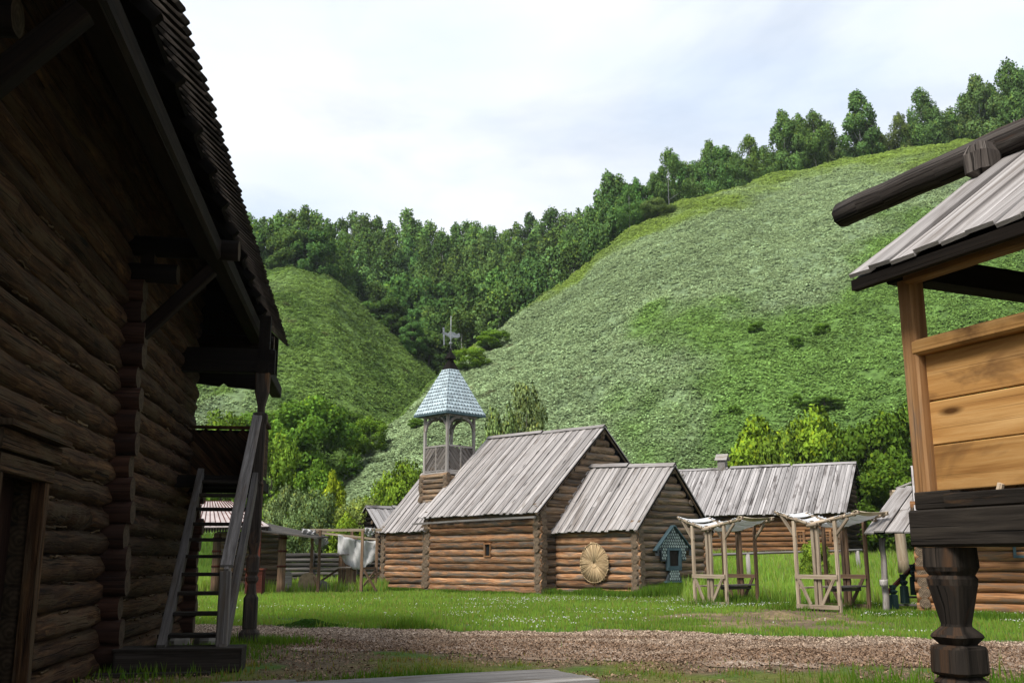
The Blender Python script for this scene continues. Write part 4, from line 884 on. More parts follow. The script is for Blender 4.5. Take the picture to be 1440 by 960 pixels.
for f in np.arange(0.05, FL, .7):
    mb.beam(GP(f, -OE+.06, zE_-.01), GP(f, BD/2, zR_-.08), .08, .09, me=0); mb.beam(GP(f, BD+OE-.06, zE_-.01), GP(f, BD/2, zR_-.08), .08, .09, me=0)
mb.beam(GP(fe+.01, -OE+.02, zE_-.07), GP(FL, -OE+.02, zE_-.07), .05, .07, me=0)
mb.build('rafters', [M['under']]*2, ro)
mb = MB(); mb.log(GP(-1.62, BD/2, zR_+.13), GP(FL+.4, BD/2, zR_+.14), .105, .125, n=18, seg=22, jit=.06, wob=.006); rl = mb.build('ridge_log', [M['ridge'], M['lodge_end']], gran)
mb = MB(); mb.lathe(GP(-.02, BD/2-.13, zR_-.12), [(0,.05),(.04,.10),(.18,.105),(.25,.08)], rz=R(24), ch=.35, jit=.06); mb.build('ridge_block', [M['ridge'], M['lodge_end']], gran)

# ------------------------------------------------------------------ 7. left background: pavilion, fence, cloth stall, slabs, shed
pav = empty('craft_pavilion', P(330, 835, 48), 'low pavilion with pinkish striped roof seen through the outside stair', 'pavilion')
pa, pb_ = P(262, 742, 47), P(378, 740, 47); dx = (pb_-pa); dz1 = azv(0)
mb = MB(); ap = P(300, 706, 49.5); ap2 = P(372, 708, 49.5) 
q = [pa, pb_, pb_+Vector((-.9,4.5,0)), pa+Vector((-.9,4.5,0))]; r0, r1 = Vector((ap.x-.6, ap.y, ap.z)), Vector((ap.x+.9, ap.y, ap.z))
mb.prism([q[0], q[1], r1, r0], Z*.05, r=.7); mb.prism([q[1], q[2], r1], Z*.05, r=.5); mb.prism([q[2], q[3], r0, r1], Z*.05, r=.5); mb.prism([q[3], q[0], r0], Z*.05, r=.5)
for k in range(1, 14):
    e = lerp(q[0], q[1], k/14); t = lerp(r0, r1, k/14); mb.beam(e+Z*.075, t+Z*.075, .03, .03, m=1, me=1)
rf_ = mb.build('roof', [M['pink'], M['red']], pav)
mb = MB()
for k in range(30): 
    e = lerp(pa, pb_, (k+.5)/30); mb.prism([e+Vector((-.06,-.02,0)), e+Vector((.06,-.02,0)), e+Vector((.04,-.02,-.18)), e+Vector((0,-.02,-.24)), e+Vector((-.04,-.02,-.18))], Vector((0,-.015,0)), r=.2)
mb.build('fringe', [M['under']]*2, rf_)
mb = MB(); wl0, wl1 = P(300, 833, 50), P(392, 833, 50); wl0.z = wl1.z = 0
logwall(mb, wl0, wl1, 0, 2.9, .26, .14, .1, .1, seg=4); core(mb, wl0+Vector((0,.05,0)), wl1+Vector((0,.05,0)), 0, 2.9, .1, DD); mb.build('wall', [M['church_g'], M['endg'], M['dark']], pav)
mb = MB(); l0, l1 = P(345, 745, 46.5), P(446, 757, 46.5); mb.prism([l0, l1, l1+Vector((0,3,.1)), l0+Vector((0,3,.4))], Z*.07, r=.3); mb.build('lean_to_roof', [M['fence']]*2, pav)
for px in (394, 301, 321):
    q = G(px, 834); mb = MB(); zt = P(px, 750, q.y).z; mb.log((q.x, q.y, -.05), (q.x, q.y, zt), .20, .19, n=10, seg=5, jit=.02, wob=.005)
    for zz in (1.2, 1.9, 2.5): mb.log((q.x, q.y, zz), (q.x, q.y, zz+.09), .225, n=10, seg=1, jit=.01, wob=0, m=1, me=1)
    mb.build('column', [M['brown'], M['red']], pav)
mb = MB(); q = P(358, 834, 46); q.z = 0; mb.box(q+Z*.55, .75, .6, 1.1, ch=.02); mb.box(q+Z*1.14, .85, .7, .07); mb.box(q+Z*2.0+Vector((.1,0,0)), .12, .12, 1.7)
mb.build('brick_hearth', [M['red']]*2, None, 'dark red box hearth with thin post beside the pavilion column', 'hearth')
# black plank fence
fa, fb = P(372, 800, 56), P(560, 800, 58); fa.z = tz(fa.x, fa.y); fb.z = tz(fb.x, fb.y)
fen = empty('plank_fence', fa, 'long low fence of blackened horizontal logs behind the cloth stall', 'fence')
mb = MB()
for k in range(7): mb.log(fa+Z*(.15+.25*k), fb+Z*(.15+.25*k), .125, .115, n=8, seg=10, jit=.06)
mb.build('logs', [M['fence'], M['endg']], fen)
for t in (.02, .35, .68, .98):
    q = lerp(fa, fb, t); mb = MB(); mb.log(q-Z*.1-Vector((0,.2,0)), q+Z*1.9-Vector((0,.2,0)), .12, n=8); mb.build('post', [M['fence'], M['endg']], fen)
# carved slabs
for px, w, h, lab, mt in ((433, .95, .95, 'broad round-topped pale wooden slab standing in weeds by the pavilion', 'gold'), (404, .35, 1.0, 'small narrow grey slab left of the round-topped wooden slab', 'grey'), (452, .7, .6, 'low dark stone slab right of the round-topped wooden slab', 'stone')):
    q = P(px, 830, 49); q.z = tz(q.x, q.y); mb = MB(); pts = [q+Vector((-w/2,0,0)), q+Vector((w/2,0,0))]+[q+Vector((w/2*math.cos(t), 0, h-w*.45+w*.45*math.sin(t))) for t in np.linspace(0, math.pi, 9)]
    mb.prism(pts, Vector((0,.12,0)), r=.7); mb.build('carved_slab', [M[mt]]*2, None, lab, 'slab')
# cloth stall
cs = empty('timber_stall_frame', G(447, 834), 'roofless brown timber stall frame with grey canvas draped over its beams left of the church', 'stall')
pts = {'a': G(447, 834), 'b': G(432, 832.5), 'c': G(504, 833), 'd': G(519, 831)}
pts['b'] = pts['a']+Vector((-.62, 1.3, 0)); pts['c'] = pts['a']+Vector((1.98, .25, 0)); pts['d'] = pts['c']+Vector((.52, 1.35, 0)); pts['e'] = pts['a']+Vector((1.1, 2.6, 0))
ht = P(447, 745, pts['a'].y).z
for k_, q in pts.items():
    mb = MB(); mb.beam(q, q+Z*(ht-(.35 if k_ in 'd' else 0)), .13, .13, up=(0,1,0), ch=.01); mb.build('post', [M['brown']]*2, cs)
mb = MB(); mb.beam(pts['a']+Z*ht-Vector((.5,0,0)), pts['c']+Z*ht+Vector((.9,.1,.02)), .12, .13, m=1); mb.beam(pts['b']+Z*(ht-.05), pts['d']+Z*(ht-.4), .09, .1, m=1); mb.beam(pts['a']+Z*(ht-.08), pts['b']+Z*(ht-.08), .09, .1); mb.beam(pts['c']+Z*(ht-.08), pts['d']+Z*(ht-.1), .09, .1)
mb.build('top_beam', [M['brown'], M['pale']], cs)
mb = MB()
for z in (.12, 1.15):
    mb.beam(pts['a']+Z*z, pts['b']+Z*z, .06, .1); mb.beam(pts['c']+Z*z, pts['d']+Z*z, .06, .1); 
for q, w in (('a','b'),('c','d')):
    mb.beam(pts[q]+Z*.2, pts[w]+Z*1.1, .05, .09)
    mb.build('brace', [M['brown']]*2, cs); mb = MB()
mb.beam(pts['b']+Z*.2, pts['b']+Vector((1.3,.2,1.1)), .05, .1); mb.build('brace', [M['brown']]*2, cs); mb = MB(); mb.beam(pts['c']+Vector((.1,0,1.1)), pts['c']+Vector((.75,-.1,.1)), .05, .1); mb.build('brace', [M['brown']]*2, cs); mb = MB(); mb.beam(pts['d']+Vector((.3,-.4,1.0)), pts['d']+Vector((-.9,-.6,.05)), .07, .12)
mb.build('brace', [M['brown']]*2, cs)
mb = MB(); mb.beam(pts['a']+Vector((-.3,1.0,1.15)), pts['a']+Vector((1.35,1.2,1.2)), .55, .06); mb.beam(pts['a']+Vector((-.3,1.0,1.75)), pts['a']+Vector((1.2,1.2,1.8)), .35, .05); mb.build('shelf', [M['stair']]*2, cs)
mb = MB(); pq = pts['a']+Vector((.72,1.7,0))
for k in range(5): mb.beam(pq+Vector((k*.18,0,.1)), pq+Vector((k*.18,0,2.7+random.uniform(-.05,.05))), .165, .03, up=(0,1,0))
mb.build('door_panel', [M['brown']]*2, cs)
def drape(a, b, drop, sag, name, lab=None):
    mb = MB()
    def fn(u, v):
        p = lerp(a, b, u)-Z*(sag*4*u*(1-u)); return p-Z*(v*(drop*(.6+.4*math.sin(math.pi*min(1,u*1.1)))))+Vector((.05*math.sin(u*23), .10*math.sin(u*17+v*4)+.12*v+.035*math.sin(u*61+v*9)+.03*math.sin(u*37-v*13), .02*math.sin(u*29)))
    mb.grid(fn, 24, 12); o = mb.build(name, [M['cloth']]*2, None, lab, 'cloth'); s_ = o.modifiers.new('thick', 'SOLIDIFY'); s_.thickness = .01; return o
drape(P(475, 751, 49.4), P(533, 760, 50.2), 1.45, .10, 'canvas_sheet', 'large grey canvas sheet sagging from the stall frame left of the church')
drape(P(424, 743, 48.1), P(444, 744, 48.1), .28, .02, 'cloth_roll', 'crumpled white cloth bunched on the left end of the stall beam')
drape(P(512, 742, 48.4), P(527, 742, 48.5), .42, .0, 'cloth_roll', 'white cloth folded over the right end of the stall beam')
drape(P(440, 753, 49.6), P(462, 756, 49.6), .42, .03, 'cloth_roll', 'small white cloth hanging under the beam behind the left stall post')
# small shed behind the church
sb = P(533, 800, 62); sb.z = tz(sb.x, sb.y); shed = empty('small_shed', sb, 'small shed gable peeping out behind the left end of the church', 'shed')
gable_house('shed', shed, sb, azv(-44+90), azv(-44), 3.5, 2.4, sb.z, sb.z+2.9, sb.z+4.4, .28, .15, [M['church_g'], M['endg'], M['dark']], (M['under'], M['board_far']), ov=.3, oe=.3, bw=.25, seg=3)

# ------------------------------------------------------------------ 8. foreground boards, stones, soil heaps
a, b = G(470, 958.5, .13), G(772, 942, .13); dr_ = (b-a).normalized(); pn = Vector((dr_.y, -dr_.x, 0)); mb = MB()
for k in range(5): mb.beam(a-dr_*2.2+pn*(.13+k*.27), b+pn*(.13+k*.27)+dr_*random.uniform(-.02,.05), .255, .045, ch=.006, seg=4, bow=.006)
for t in (.05,.5,.95): mb.beam(lerp(a-dr_*2.2, b, t)-Z*.07, lerp(a-dr_*2.2, b, t)+pn*1.4-Z*.07, .1, .09)
mb.build('plank_platform', [M['grey']]*2, None, 'low platform of weathered grey planks at the bottom edge of the picture', 'platform')
a = G(338, 962, .09); mb = MB()
for k in range(3): mb.beam(a+Vector((-.25+k*.02,.0-k*.24,0)), a+Vector((.62-k*.03,.28-k*.24,0)), .2, .04, ch=.005)
mb.build('loose_planks', [M['grey']]*2, None, 'few short grey boards on the ground in front of the step box', 'planks')
for px, py, sx, sy, h, lab in ((248, 903, .50, .4, .22, 'flat grey stone under the stair, the left one of the pair'), (296, 905, .62, .45, .26, 'larger flat grey stone under the right half of the stair')):
    q = G(px, py+6); mb = MB(); mb.lathe(q, [(-.05,sx*.5),(h*.6,sx*.5),(h,sx*.36)], n=9, jit=.14); mb.build('stone', [M['stone']]*2, None, lab, 'stone')
for k, (px, py, s, lab) in enumerate(((1035, 884, .75, 'low heap of dry soil and straw at the path edge before the first stall'), (1085, 866, .95, 'brown heap of dug turf between the two market stalls'), (1158, 872, .6, 'small mound of dry grass before the second market stall'), (990, 880, .5, 'leftmost small straw-strewn soil bump by the path'))):
    q = G(px, py); s *= .72; n = 34; gx_, gy_ = np.meshgrid(np.linspace(-1, 1, n), np.linspace(-1, 1, n)); rr_ = np.hypot(gx_, gy_)
    wx = q.x+gx_*s*1.9; wy = q.y+gy_*s*1.2; hgt = np.clip(1-rr_*(.8+.5*fbm(wx*2, wy*2, 2, k)), 0, 1)**.9*.17*s*(.35+1.3*fbm(wx*3.2, wy*3.2, 3, 5+k)); wz = terrain(wx.ravel(), wy.ravel()).reshape(n, n)+hgt*1.5-.03
    vv = np.stack([wx.ravel()-q.x, wy.ravel()-q.y, wz.ravel()], 1); ii, jj = np.meshgrid(np.arange(n-1), np.arange(n-1), indexing='ij'); k0 = (ii*n+jj).ravel()
    mx_ = fbm(wx.ravel()*3, wy.ravel()*3, 3, 12+k)[:,None]; cc = np.array([.085,.062,.04])*(1-mx_)*1.3+np.array([.22,.165,.085])*mx_
    me = fast('soil_heap', vv, np.stack([k0, k0+1, k0+n+1, k0+n], 1), colors=cc, smooth=False); o = link(me, 'soil_heap', bpy.data.materials['soil_and_turf'], None, lab, 'soil heap', None, 'soil heaps by the path'); o.location = (q.x, q.y, 0)

# ------------------------------------------------------------------ 9. vegetation
def quads(cen, size, up=0.4, asp=1.0):
    """random leaf quads around centres (numpy): returns verts, faces"""
    n = len(cen); nrm = rng.normal(size=(n,3)); nrm[:,2] = nrm[:,2]*.8+up; nrm /= np.linalg.norm(nrm, axis=1)[:,None]
    t = np.cross(nrm, rng.normal(size=(n,3))); t /= np.linalg.norm(t, axis=1)[:,None]; b = np.cross(nrm, t)
    s = (np.asarray(size)*np.ones(n))[:,None]; v = np.stack([cen-t*s, cen-b*s*asp*.62, cen+t*s, cen+b*s*asp*.62], 1).reshape(-1,3)
    return v, np.arange(n*4).reshape(-1,4)
def unit(a): return a/np.maximum(np.linalg.norm(a, axis=-1, keepdims=True), 1e-6)
def crown_pts(kind, H, W, n, seed):
    g = np.random.default_rng(seed); lobes = []
    if kind == 'birch':      # tall uneven ovoid, hanging clumps
        for k in range(64):
            t = g.random()**.9; z = H*(.13+.82*t); rad = W*.50*(np.sin(np.pi*min(.97, t*.70+.27))**.85); a = g.random()*6.28; q = g.random()**.45
            lobes.append((rad*q*np.cos(a), rad*q*np.sin(a), z, W*(.07+.08*g.random())*(1.2-.65*t), 1.8))
        lobes.append((0,0,H*.97,W*.045,2.4)); lobes.append((0,0,H*.86,W*.08,1.8))
    elif kind == 'round':
        for k in range(44):
            t = g.random(); z = H*(.10+.84*t); rad = W*.5*np.sqrt(max(.05, 1-(2*t-.9)**2/1.25)); a = g.random()*6.28; q = g.random()**.35
            lobes.append((rad*q*np.cos(a)*.86, rad*q*np.sin(a)*.86, z, W*(.07+.07*g.random()), 1.0))
    elif kind == 'pointed':
        for k in range(70):
            t = g.random()**1.1; z = H*(.06+.9*t); rad = W*.52*(1-t)**.5*min(1, .55+t*2); a = g.random()*6.28; q = g.random()**.4
            lobes.append((rad*q*np.cos(a), rad*q*np.sin(a), z, W*(.075+.08*g.random())*(1.15-.6*t), 1.4))
    lobes = np.array(lobes); w = lobes[:,3]**2.2; idx = g.choice(len(lobes), n, p=w/w.sum()); l = lobes[idx]
    d = g.normal(size=(n,3)); d /= np.linalg.norm(d, axis=1)[:,None]; q = (.45+.62*g.random(n)**.5)[:,None]
    p = l[:,:3]+d*q*np.stack([l[:,3], l[:,3], l[:,3]*l[:,4]], 1)
    p += g.normal(size=(n,3))*W*.012
    p[:,2] = np.maximum(p[:,2], .15)
    shade = np.array([g.uniform(.78,1.22) for _ in lobes])[idx]
    ax = np.stack([p[:,0]*1.0, p[:,1]*1.0, (p[:,2]-H*.45)*.6], 1)
    nn = unit(unit(d)*1.0+unit(ax)*.55+np.array([0,0,.25])+g.normal(size=(n,3))*.30)
    return p, shade, lobes, nn
def make_tree(kind, H, W, nleaf, leaf, colr, seed, tm, tw=.16):
    p, sh, lobes, nn = crown_pts(kind, H, W, nleaf, seed); v, f = quads(p, leaf*(.7+.6*rng.random(nleaf)), .45)
    base = np.array(colr); rn = (sh*(.75+.5*rng.random(nleaf)))[:,None]; c = base*rn; yl = (rng.random(nleaf) < .12)[:,None]; c = np.where(yl, c*np.array([1.5,1.25,.8]), c)
    cm = fast('crown', v, f, colors=np.repeat(c, 4, 0), nrm=np.repeat(nn, 4, 0))
    mb = MB(); mb.log((0,0,-.6), (0,0,H*.9), tw, tw*.15, n=7, seg=8, wob=tw*.4)
    for k in range(0, len(lobes), 4):
        l = lobes[k]; z0 = max(.1*H, l[2]-.16*H); mb.log((0,0,z0), (l[0]*.8, l[1]*.8, l[2]), tw*.3, tw*.08, n=5, seg=3, wob=tw*.2)
    off = MB.build(mb, 'tmp', [tm, tm], None); tme = off.data; bpy.data.objects.remove(off)
    return cm, tme
TREES = {}
for i in range(5): TREES['birch%d' % i] = make_tree('birch', 16, 8.4+.9*(i % 3), 13000, .20, (.130,.240,.070), 100+i, M['birch'], .16)
for i in range(3): TREES['dark%d' % i] = make_tree('round', 12, 9.0, 13000, .20, (.085,.175,.048), 120+i, M['bark'], .2)
for i in range(3): TREES['point%d' % i] = make_tree('pointed', 14, 7.2, 12000, .20, (.112,.215,.066), 140+i, M['birch'], .15)
for k in TREES: TREES[k][0].materials.append(LEAF)
def put_tree(key, x, y, h0, s=1.0, col=(1,1,1), name='birch_tree', label='', cat='tree', group=None, sxy=1.0, rz=None, sink=.3, z=None):
    z = tz(x, y) if z is None else z
    root = empty(name, (x, y, z-sink), label, cat, group, rz if rz is not None else random.uniform(0, 6.28)); root.scale = (s*sxy, s*sxy, s)
    cm, tm = TREES[key]; c = bpy.data.objects.new('crown', cm); C.objects.link(c); c.parent = root; c.color = (*col, 1)
    t = bpy.data.objects.new('trunk', tm); C.objects.link(t); t.parent = root
    return root
def azr(px, py, r):
    d = ray(px, py); h = math.hypot(d.x, d.y); return d.x/h*r, d.y/h*r
def tree_to(key, px, ytop, r, name='birch_tree', label='', group=None, sxy=1.0, col=(1,1,1), H0=16, pyb=None):
    x, y = azr(px, ytop, r); d = ray(px, ytop); top = EYE+d.z/math.hypot(d.x, d.y)*r; z = tz(x, y); h = top-z
    if h < 3: h = 3
    s = h/H0; return put_tree(key, x, y, 0, s, col, name, label, 'tree', group, sxy=sxy*min(1.5, max(.75, (12/h)**.35)), sink=.3*s, z=z)
HK = {'birch': 16, 'dark': 12, 'point': 14}
def H0(k): return HK[k[:-1]]
# skyline of the right hill (px, top y, distance)
crest = [(852,240,156,'birch0'),(868,246,162,'birch1'),(893,250,158,'birch2'),(884,262,152,'birch3'),(915,262,166,'point0'),(938,208,163,'birch4'),(925,245,170,'birch2'),(962,228,168,'birch1'),(978,226,172,'birch3'),(998,196,170,'birch0'),(1018,205,174,'birch2'),(1036,214,176,'birch4'),(1052,190,176,'birch1'),(1072,206,178,'birch3'),(1100,154,178,'birch0'),(1122,160,181,'birch2'),(1142,154,179,'birch4'),(1160,172,184,'birch1'),(1204,126,180,'point2'),(1218,168,183,'birch3'),(1236,190,186,'birch0'),(1262,158,184,'birch2'),(1292,124,182,'birch1'),(1312,150,186,'birch3'),(1336,152,188,'birch4'),(1372,104,184,'birch0'),(1392,118,186,'birch2'),(1416,84,184,'birch4'),(1436,96,188,'birch1'),(1352,132,190,'birch3'),(1460,110,188,'birch2')]
for px, yt, r, k in list(crest):
    if px not in (1204, 1236): crest.append((px+10.5, yt+(16 if px > 1040 else 10), r+5, 'birch%d' % ((int(px)*7) % 5)))
special = {1204: 'lone slender pointed birch standing apart on the right crest', 1416: 'tallest birch at the far right of the hill crest', 1100: 'tall birch at the left of the three rising mid-crest birches', 938: 'thin birch rising above its neighbours on the left part of the crest', 1292: 'round-headed birch between the pointed one and the tall right group'}
for px, yt, r, k in crest:
    r += (int(px) % 7)-3 + (3 if px < 1000 else 1)
    if px in special: tree_to(k, px, yt, r, 'birch_tree', special[px], None, .95 if px != 1204 else 1.15, (random.uniform(.9,1.1),)*3, H0(k))
    else:
        seg_ = 'left' if px < 1040 else 'right'
        tree_to(k, px, yt, r, 'birch_tree', 'one of the birches crowded along the %s half of the right hill crest' % seg_, 'birches on the %s half of the crest' % seg_, random.uniform(.85,1.15), tuple(random.uniform(.85,1.15) for _ in range(3)), H0(k))
# trees on the left hill top
for px, yt, r, k in ((352,300,166,'birch0'),(372,306,170,'birch2'),(392,298,168,'birch4'),(412,296,172,'birch1'),(430,290,168,'birch3'),(446,296,174,'birch0'),(462,308,170,'birch2'),(330,290,172,'birch1'),(402,318,164,'dark0'),(438,322,162,'dark1')):
    tree_to(k, px, yt, r, 'birch_tree', 'one of the tall birches grouped on top of the left hill', 'birches on top of the left hill', random.uniform(.95,1.2), tuple(random.uniform(.85,1.1) for _ in range(3)), H0(k))
# ravine forest, row by row from the back
rows_ = [(232, 300, [(480,304),(496,300),(512,302),(530,306),(548,312),(572,296),(590,308),(605,314),(622,318),(640,312),(655,308),(672,310),(690,318),(708,322),(725,314),(745,294),(758,308),(775,290),(795,300),(812,292),(828,286),(842,292)], 'birch'),
 (212, 0, [(490,330),(516,322),(545,332),(575,325),(598,335),(622,330),(648,342),(676,330),(700,338),(728,330),(752,325),(782,312),(806,310),(832,305)], 'birch'),
 (192, 0, [(482,352),(505,345),(530,360),(560,352),(590,365),(618,362),(640,356),(668,362),(694,352),(718,345),(742,340),(770,330),(800,328),(826,322)], 'birch'),
 (176, 0, [(500,378),(528,392),(556,385),(586,398),(612,392),(640,388),(668,382),(694,372),(720,366),(748,352),(776,345),(806,338)], 'mix'),
 (162, 0, [(520,425),(548,408),(578,432),(606,428),(628,440),(652,385),(676,398),(700,378),(726,372),(752,360)], 'mix'),
 (150, 0, [(552,420),(580,455),(604,462),(626,470),(650,430),(676,420),(702,398)], 'dark')]
for ri, (r, _, lst, kk) in enumerate(rows_):
    for j, (px, yt) in enumerate(lst):
        k = ('birch%d' % ((j*3+ri) % 5)) if kk == 'birch' or (kk == 'mix' and j % 2) else ('dark%d' % (j % 3))
        if kk == 'birch' and j % 6 == 3: k = 'point%d' % (j % 3)
        if px > 640 and kk != 'birch': k = 'birch%d' % (j % 5)
        dk = random.uniform(.62,1.30); g_ = ('dark bushy trees low in the ravine', 'one of the dark bushy trees low in the ravine between the hills') if k.startswith('dark') else (('birches on the back slope of the ravine', 'one of the birches climbing the back slope of the wooded ravine') if ri < 3 else ('pale green birches low in the ravine', 'one of the light green birches low in the ravine behind the belfry'))
        tree_to(k, px, yt+random.uniform(-4,4), r+random.uniform(-5,5), 'birch_tree' if not k.startswith('dark') else 'bushy_tree', g_[1], g_[0], random.uniform(.9,1.3), (dk*random.uniform(.9,1.1), dk, dk*random.uniform(.85,1.1)), H0(k))
# shrubs nearer by
SH = {}
def shrub_proto(key, kind, H, W, n, leaf, colr, seed): TREES[key] = make_tree(kind, H, W, n, leaf, colr, seed, M['bark'], .09); TREES[key][0].materials.append(LEAF)
shrub_proto('elder0', 'round', 5.0, 5.4, 11000, .105, (.150,.245,.034), 201); shrub_proto('elder1', 'round', 5.4, 5.0, 11000, .105, (.130,.225,.032), 202)
shrub_proto('willow0', 'round', 4.4, 5.4, 13000, .085, (.200,.270,.110), 203); shrub_proto('willow1', 'round', 6.0, 5.0, 13000, .085, (.235,.300,.130), 204)
shrub_proto('maple0', 'round', 6.0, 5.4, 12000, .12, (.180,.275,.030), 205); shrub_proto('deep0', 'round', 8.0, 8.0, 15000, .15, (.095,.185,.032), 206); shrub_proto('deep1', 'round', 8.0, 7.5, 15000, .15, (.088,.170,.028), 207)
HK2 = {'elder0':5.0,'elder1':5.4,'willow0':4.4,'willow1':6.0,'maple0':6.0,'deep0':8.0,'deep1':8.0}; WK = {'elder0':5.4,'elder1':5.0,'willow0':5.4,'willow1':5.0,'maple0':5.4,'deep0':8.0,'deep1':7.5}
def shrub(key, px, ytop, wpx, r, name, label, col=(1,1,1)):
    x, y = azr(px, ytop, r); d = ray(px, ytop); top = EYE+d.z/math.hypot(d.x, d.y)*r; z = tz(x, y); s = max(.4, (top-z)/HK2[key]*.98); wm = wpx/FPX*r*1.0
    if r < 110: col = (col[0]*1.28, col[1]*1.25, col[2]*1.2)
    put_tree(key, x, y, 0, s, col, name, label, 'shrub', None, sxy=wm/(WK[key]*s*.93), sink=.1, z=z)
shrub('deep0', 440, 562, 130, 92, 'leafy_tree', 'big dark green bush at the foot of the left hill', (1.1,1.15,1.0))
shrub('deep1', 385, 575, 110, 96, 'leafy_tree', 'dark bushy tree just right of the carved porch post', (1,1.05,1))
shrub('deep0', 482, 600, 80, 100, 'leafy_tree', 'dark bush low in the notch where the two hills meet', (.8,.8,.9))
shrub('elder1', 318, 578, 90, 88, 'leafy_tree', 'light green tree glimpsed between lodge wall and porch post', (1,1,1))
shrub('elder0', 385, 612, 90, 80, 'shrub', 'fresh green shrub directly behind the stair handrail', (.95,1,1))
shrub('elder1', 448, 645, 75, 76, 'shrub', 'mid green shrub below the dark bush in the valley', (.8,.9,.9))
shrub('willow0', 402, 682, 72, 66, 'willow_shrub', 'grey-green willow at the left of the valley shrubs', (.8,.85,.9))
shrub('willow0', 440, 688, 80, 63, 'willow_shrub', 'round grey-green willow left of the stall frame', (.75,.85,.85))
shrub('maple0', 468, 662, 40, 67, 'young_tree', 'small yellow-green pointed tree between the willows', (1.3,1.15,.9))
shrub('willow0', 510, 700, 90, 65, 'willow_shrub', 'pale yellowish willow right behind the draped stall frame', (1.05,1.05,.7))
shrub('elder0', 488, 722, 60, 61, 'shrub', 'bright low shrub above the stall beam', (1.15,1.1,.9))
shrub('elder1', 572, 645, 72, 68, 'shrub', 'bright green shrub left of the belfry base', (1.1,1.05,.9))
shrub('elder0', 545, 668, 70, 70, 'shrub', 'green shrub beyond the left roof slope of the church', (1,1,.9))
shrub('willow1', 740, 530, 88, 70, 'willow_tree', 'tall pale willow rising behind the church ridge', (.95,1,.9))
shrub('willow0', 708, 575, 84, 69, 'willow_shrub', 'lower pale willow between belfry and the tall willow', (.9,1,.9))
shrub('maple0', 1060, 588, 118, 71, 'leafy_tree', 'yellow-green bush tree left above the barn roof', (.95,1.0,.9))
shrub('maple0', 1140, 574, 118, 72, 'leafy_tree', 'pointed yellow-green bush tree above the middle of the barn roof', (.95,1.0,.9))
shrub('elder0', 1098, 605, 100, 70, 'shrub', 'low green shrub between the two trees above the barn', (1,1,1)); shrub('elder1', 1175, 608, 60, 70, 'shrub', 'dark shrub right behind the barn ridge end', (.8,.85,.9))
shrub('deep1', 1235, 580, 120, 68, 'leafy_tree', 'large dark tree right of the barn with yellowish tips', (1.0,.95,.75)); shrub('deep0', 1285, 570, 110, 70, 'leafy_tree', 'large dark tree behind the granary corner post', (1.0,.95,.75))
shrub('elder1', 1255, 645, 120, 62, 'shrub', 'dark shrub right of the barn gable behind the well pole', (.6,.65,.6)); shrub('elder0', 1320, 640, 120, 60, 'shrub', 'dark shrub behind the porch roof of the cabin', (.6,.65,.6))  # both given a darker leaf tint
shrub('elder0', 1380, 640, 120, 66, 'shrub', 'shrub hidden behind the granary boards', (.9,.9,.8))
shrub('elder0', 1146, 786, 40, 47, 'shrub', 'leafy weed clump seen through the second market stall', (1.15,1.1,1))

def hill_shrub(key, px, yb, hpx, wpx, label, col, name='shrub'):
    """a bush rooted on the slope where the photo shows its foot"""
    d = ray(px, yb); hr = math.hypot(d.x, d.y); best = None
    for r in np.arange(76, 172, .5):
        x, y = d.x/hr*r, d.y/hr*r
        if tz(x, y) >= EYE+d.z/hr*r-.05: best = r; break
    r = best or 150; x, y = d.x/hr*r, d.y/hr*r; s = hpx/FPX*r*1.05/HK2[key]; wm = wpx/FPX*r
    put_tree(key, x, y, 0, s, col, name, label, 'shrub', None, sxy=wm/(WK[key]*s*.93), sink=.15)
hill_shrub('elder1', 1064, 468, 15, 24, 'small round bush alone on the right hillside, left of a similar pair', (.85,.95,1.1))
hill_shrub('elder0', 1157, 471, 16, 25, 'small round bush on the right hillside, the rightmost of the lone bushes', (.85,1.0,1.1))
hill_shrub('elder1', 1120, 490, 18, 20, 'low bush on the hillside between and below the two round bushes', (1.0,1.15,1.4))
hill_shrub('elder0', 1033, 586, 16, 20, 'tiny bush low on the hillside above the barn trees', (.9,1.05,1.2))
hill_shrub('elder1', 1160, 580, 20, 60, 'dark low thicket above the pointed bush tree', (.75,.85,1.1))
hill_shrub('elder0', 1120, 574, 20, 20, 'small bush left of the dark thicket on the slope', (.9,1.05,1.2))
hill_shrub('elder0', 660, 520, 30, 56, 'green scrub at the ravine mouth right of the spire', (1,1.1,.9))
hill_shrub('elder1', 695, 490, 26, 50, 'green scrub higher up the ravine rim right of the spire', (1,1.1,.9))
hill_shrub('willow0', 925, 305, 26, 56, 'grey-green thicket leaning on the left rim of the hill crest', (.6,.7,.55))
hill_shrub('elder0', 520, 640, 50, 60, 'scrub where the left hill meets the right slope', (.9,1,.85))
hill_shrub('elder1', 585, 602, 16, 26, 'small dark bush on the slope just left of the belfry posts', (.85,.95,1.0))

